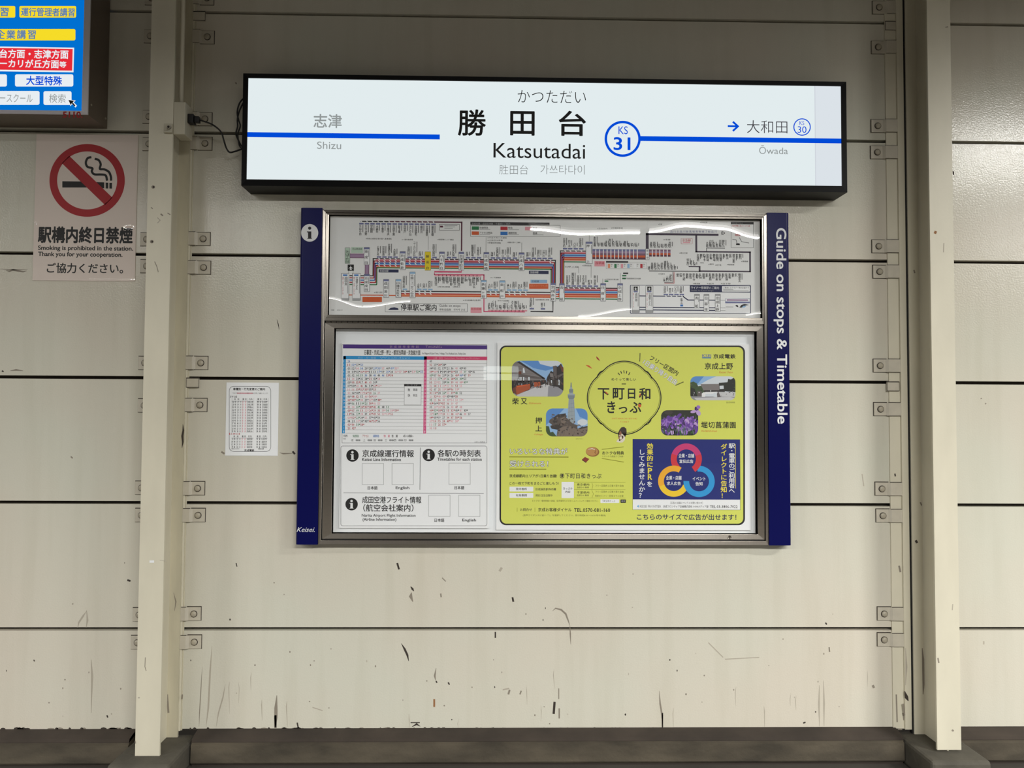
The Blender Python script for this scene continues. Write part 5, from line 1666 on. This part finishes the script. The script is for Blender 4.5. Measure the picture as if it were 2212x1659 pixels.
def film_y(u, v):
    n = 40
    out = sum(film_lean(v + (0.5 - v) * (k + 0.5) / n) for k in range(n)) * (0.5 - v) / n * 0.605 if v < 0.5 else 0.0
    c = max(0.0, 1 - math.hypot((u - 0.92) / 0.07, (v - 0.385) / 0.03))
    l = max(0.0, 1 - abs(v - 0.4) / 0.06) * max(0.0, 1 - u / 0.03)
    return -0.004 - out - 0.0007 * c * c * (3 - 2 * c) - 0.002 * l


nz = 120
b.add([(fx0 + (fx1 - fx0) * i / nx, film_y(i / nx, (k / nz) ** 1.7), fz0 + (fz1 - fz0) * (k / nz) ** 1.7) for k in range(nz + 1) for i in range(nx + 1)],
      [(k * (nx + 1) + i, k * (nx + 1) + i + 1, (k + 1) * (nx + 1) + i + 1, (k + 1) * (nx + 1) + i) for k in range(nz) for i in range(nx)], 'film')
b.build('laminate_film', nso, smooth=True)['label'] = 'clear glossy laminate film'

# ------------------------------------------------------------------ paper notice taped to the wall
nt_ = Print(0.0016)
nt_.box(-1.0888, -0.8787, -0.0016, -0.0002, Z0 + 1.0805, Z0 + 1.3748, 'paper')
m4 = lambda x, y: (460 + x / 7.54, 790 + y / 7.54)
nt_.band([m4(*q) for q in rrect(262, 332, 945, 1400, 78)], [m4(*q) for q in rrect(268, 338, 939, 1394, 73)], 'dark', 1)
nt_.T('車種別・行先変更のご案内', *m4(330, 360), *m4(848, 402), 'black', 2, .02, 2)
nt_.T('下記の列車は日にちにより種別と行先を変更して運転いたします。', *m4(318, 436), *m4(900, 460), 'grey', 2, 0, 1)
nt_.rect(*m4(390, 440), *m4(650, 457), 'lpink', 1.5)
nt_.T('【平日】', *m4(285, 488), *m4(390, 520), 'dark', 2, .01, 1)
nt_.T('【土休日】', *m4(265, 1096), *m4(435, 1124), 'red', 2, .01, 1)
rw = random.Random(4)
for (r0, y0, n) in ((0, 530, 13), (1, 1135, 5)):
    for i in range(n):
        y = y0 + i * 43.6
        if i == 0:
            hd = [('時', 350, 370), ('刻', 402, 425), ('種', 485, 508), ('別', 525, 545), ('行先', 585, 645), ('種', 727, 748), ('別', 765, 787), ('行先', 825, 885)]
        else:
            hd = [(str(rw.randint(5, 23)), 320, 342), ('時', 358, 378), (str(rw.randint(10, 59)), 400, 422), ('分', 442, 462), ('普', 480, 500), ('通', 524, 544), (rw.choice(['京成上野', '羽田空港', '西馬込']), 565, 655), ('快', 724, 746), ('速', 764, 784), (rw.choice(['京成成田', '成田空港', '宗吾参道', '臼井']), 808, 890)]
        for s_, xa, xb in hd:
            nt_.T(s_, *m4(xa - 6 * i * 0 - (y - 530) * .02, y), *m4(xb - (y - 530) * .02, y + 32), 'lpink' if (s_ in '普通' and i) else 'dark', 2, .012, 1)
for a_, b_, y in ((305, 660, 575), (715, 900, 575), (305, 660, 1178), (700, 890, 1178)):
    nt_.rect(*m4(a_, y), *m4(b_, y + 4), 'grey', 1.5)
for x in (305, 475, 555, 660, 715, 805, 900):
    nt_.rect(*m4(x, 525), *m4(x + 3, 1092), 'lgrey', 1.5)
nt_.T('駅係員におたずねください', *m4(305, 1342), *m4(435, 1364), 'dark', 2, 0, 1)
nt_.T('京成電鉄', *m4(512, 1362), *m4(672, 1396), 'black', 2, .02, 2)
nt_.T('勝田台駅', *m4(742, 1342), *m4(830, 1366), 'black', 2, .01, 1)
tag(nt_.build('paper_notice'), 'small white paper notice stuck on the wall left of the map board', 'notice')

# ------------------------------------------------------------------ lightbox advertisement at the upper left
lb = thing('lightbox_advertisement', (-2.17, 0.0, Z0 + 2.4), 'lit blue lightbox advertisement above the no smoking poster', 'sign')
LX0, LX1, LZ0, LZ1 = -2.75, -1.5885, Z0 + 2.4025, Z0 + 3.55
XI, ZI = P(179.5, 120, .148)[0], P(100, 238.6, .148)[1]
a = MB()
a.frame((LX0, LX1, LZ0, LZ1), (LX0 + 0.035, LX1 - 0.035, LZ0 + 0.035, LZ1 - 0.035), -0.002, -0.146, -0.146, 'lightbox', 'lightbox')
a.build('cabinet', lb, bevel=0.002, seg=1)
a = MB()
a.frame((LX0 + .001, LX1 - .001, LZ0 + .001, LZ1 - .001), (LX0 + 0.022, XI, ZI, LZ1 - 0.022), -0.1462, -0.151, -0.149, 'lightrim', 'lightrim')
pr = Print(0.1512)
pr.T('5110.', 136, 241.5, 178, 254, 'pred', 1, .03, 4)
off = len(a.v)
a.v += pr.v
for f, k in zip(pr.f, pr.m):
    a.f.append([i + off for i in f])
    a.m.append(a.mi(pr.names[k]))
a.build('front_rim', lb)
s_ = Print(0.148, 0.00015)
s_.add([(LX0 + .02, -.148, ZI - .002), (XI + .002, -.148, ZI - .002), (XI + .002, -.148, LZ1 - .02), (LX0 + .02, -.148, LZ1 - .02)], [(0, 1, 2, 3)], 'escreen')
LE = -170
s_.rect(LE, 13, 33, 38, 'eyellow', 1, 3)
s_.rect(42, 13, 164.5, 38, 'eyellow', 1, 3)
s_.rect(LE, 62.5, 163, 87.5, 'eyellow', 1, 4)
s_.rect(LE, 100.5, 159.6, 154, 'ewhite', 1)
s_.rect(LE, 103.5, 156.6, 150.5, 'ered', 2)
s_.rect(LE, 160.5, 15, 187, 'ewhite', 1, 4)
s_.rect(32.5, 160.5, 158.5, 187, 'ewhite', 1, 4)
s_.rect(LE, 196.5, 85.5, 226.6, 'ewhite', 1, 4)
s_.rect(94, 197, 154.6, 226.8, 'ewhite', 1, 4)
s_.T('習', 1, 17, 18, 35, 'etext', 2, .01, 4)
s_.T('運行管理者講習', 46, 17, 161, 35, 'etext', 2, .01, 4)
s_.S('企業講習', -8, 66, 78, 84, 'etext', 2, .01, 4)
s_.T('台方面・志津方面', 0, 107.5, 147.5, 126, 'ewhite', 3, .02, 4)
s_.T('ーカリが丘方面', 0, 129, 127, 146.5, 'ewhite', 3, .02, 4)
s_.T('等', 128.5, 133, 143, 146, 'ewhite', 3, .01, 4)
s_.T('大型特殊', 57, 164.5, 134, 184, 'eblue', 2, .01, 4)
s_.T('ースクール', 0, 203, 70.5, 221, 'egrey', 2, 0, 4)
s_.T('検索', 106, 203, 142, 222, 'egrey', 2, 0, 4)
s_.poly([(146.4, 214.6), (164, 217.4), (159.4, 221), (166.6, 228.6), (163, 232.4), (156, 224.6), (152.6, 229.6)], 'ewhite', 3)
s_.poly([(148, 216), (160.8, 218.2), (157, 221), (163, 228), (160.6, 230), (155.4, 223), (152.8, 227)], 'eblack', 4)
s_.build('screen', lb)['label'] = 'glowing blue screen with yellow, red and white boxes of lettering'
for x, y in ((198, 233), (230, 256)):
    b = MB()
    X, Z = P(x, y, .1 if x < 210 else .02)
    b.tube([(LX1 - .001, -(.13 if x < 210 else .02), Z), (LX1 + .003, -(.13 if x < 210 else .02), Z)], .004, 'bolt', 10)
    b.build('screw', lb)

# ------------------------------------------------------------------ power outlet, conduit, cables
XA, ZA = P(377, 219.5, .18)
XB, ZB = P(399, 290, .18)
jb = thing('junction_box', ((XA + XB) / 2, -0.14, ZB), 'cream outlet box fixed to the edge of the left column', 'outlet box')
a = MB()
a.box(-1.2483, XB, -0.18, -0.105, ZB, ZA, 'jbox')
a.build('box', jb, bevel=0.003, seg=2)
a = MB()
bx0, bz0 = P(353.5, 287, .186)
bx1, bz1 = P(375, 267, .186)
a.box(bx0, -1.2485, -0.186, -0.1805, bz0, bz1, 'jbox')
a.box(bx0 + .004, -1.2485, -0.192, -0.186, bz0, bz0 + .006, 'jbox')
a.box(bx0 + .006, bx0 + .014, -0.194, -0.186, bz0 + .006, bz1 - .01, 'bolt')
a.ring_y((bx0 + bx1) / 2 + .002, (bz0 + bz1) / 2 + .003, [(.008, -.186), (.008, -.190), (.006, -.1925)], 'rim', 14)
a.build('clamp', jb, bevel=0.001, seg=1)
cd = MB()
XCn = P(393.6, 110, .14)[0]
cd.tube([(XCn, -.14, ZA - .004), (XCn, -.14, 3.98)], .0085, 'column', 14)
tag(cd.build('conduit', smooth=True), 'cream conduit pipe running up the left column above the outlet box', 'pipe')
pg = MB()
zp = P(425, 259, .14)[1]
pg.box(XB - .001, XB + .022, -.158, -.126, zp - .018, zp + .018, 'plug')
pg.box(XB + .022, XB + .042, -.152, -.132, zp - .013, zp + .011, 'plug')
pgo = thing('power_cable', (XB + .02, -.142, zp), 'black power cable plugged into the outlet box and running to the station sign', 'cable')
pg.build('plug', pgo, bevel=0.003, seg=2)
cp = [(XB + .04, -.142, zp - .001)]
for x, y, d in ((452, 266, .12), (466, 274, .1), (478, 286, .085), (484, 305, .075), (489, 320, .065), (496, 329, .06), (508, 327, .05), (524, 322, .04), (545, 322, .03)):
    X, Z = P(x, y, d)
    cp.append((X, -d, Z))
b = MB()
b.tube(smooth(cp, 5), .0032, 'cable', 8)
b.build('cord', pgo, smooth=True)
lp = []
for x, y, d in ((545, 205, .03), (527, 212, .04), (517, 224, .045), (512.5, 242, .045), (515, 258, .045), (519, 272, .045), (514, 288, .045), (515, 304, .045), (521, 320, .04), (545, 330, .03)):
    X, Z = P(x, y, d)
    lp.append((X, -d, Z))
b = MB()
b.tube(smooth(lp, 5), .003, 'cable', 8)
l2 = [(x + .012 * math.sin(i * .9), y + .004, z) for i, (x, y, z) in enumerate(lp)]
b.tube(smooth(l2, 5), .003, 'cable', 8)
tag(b.build('cable_loop', smooth=True), 'loop of black cable curling at the left end of the station sign', 'cable')
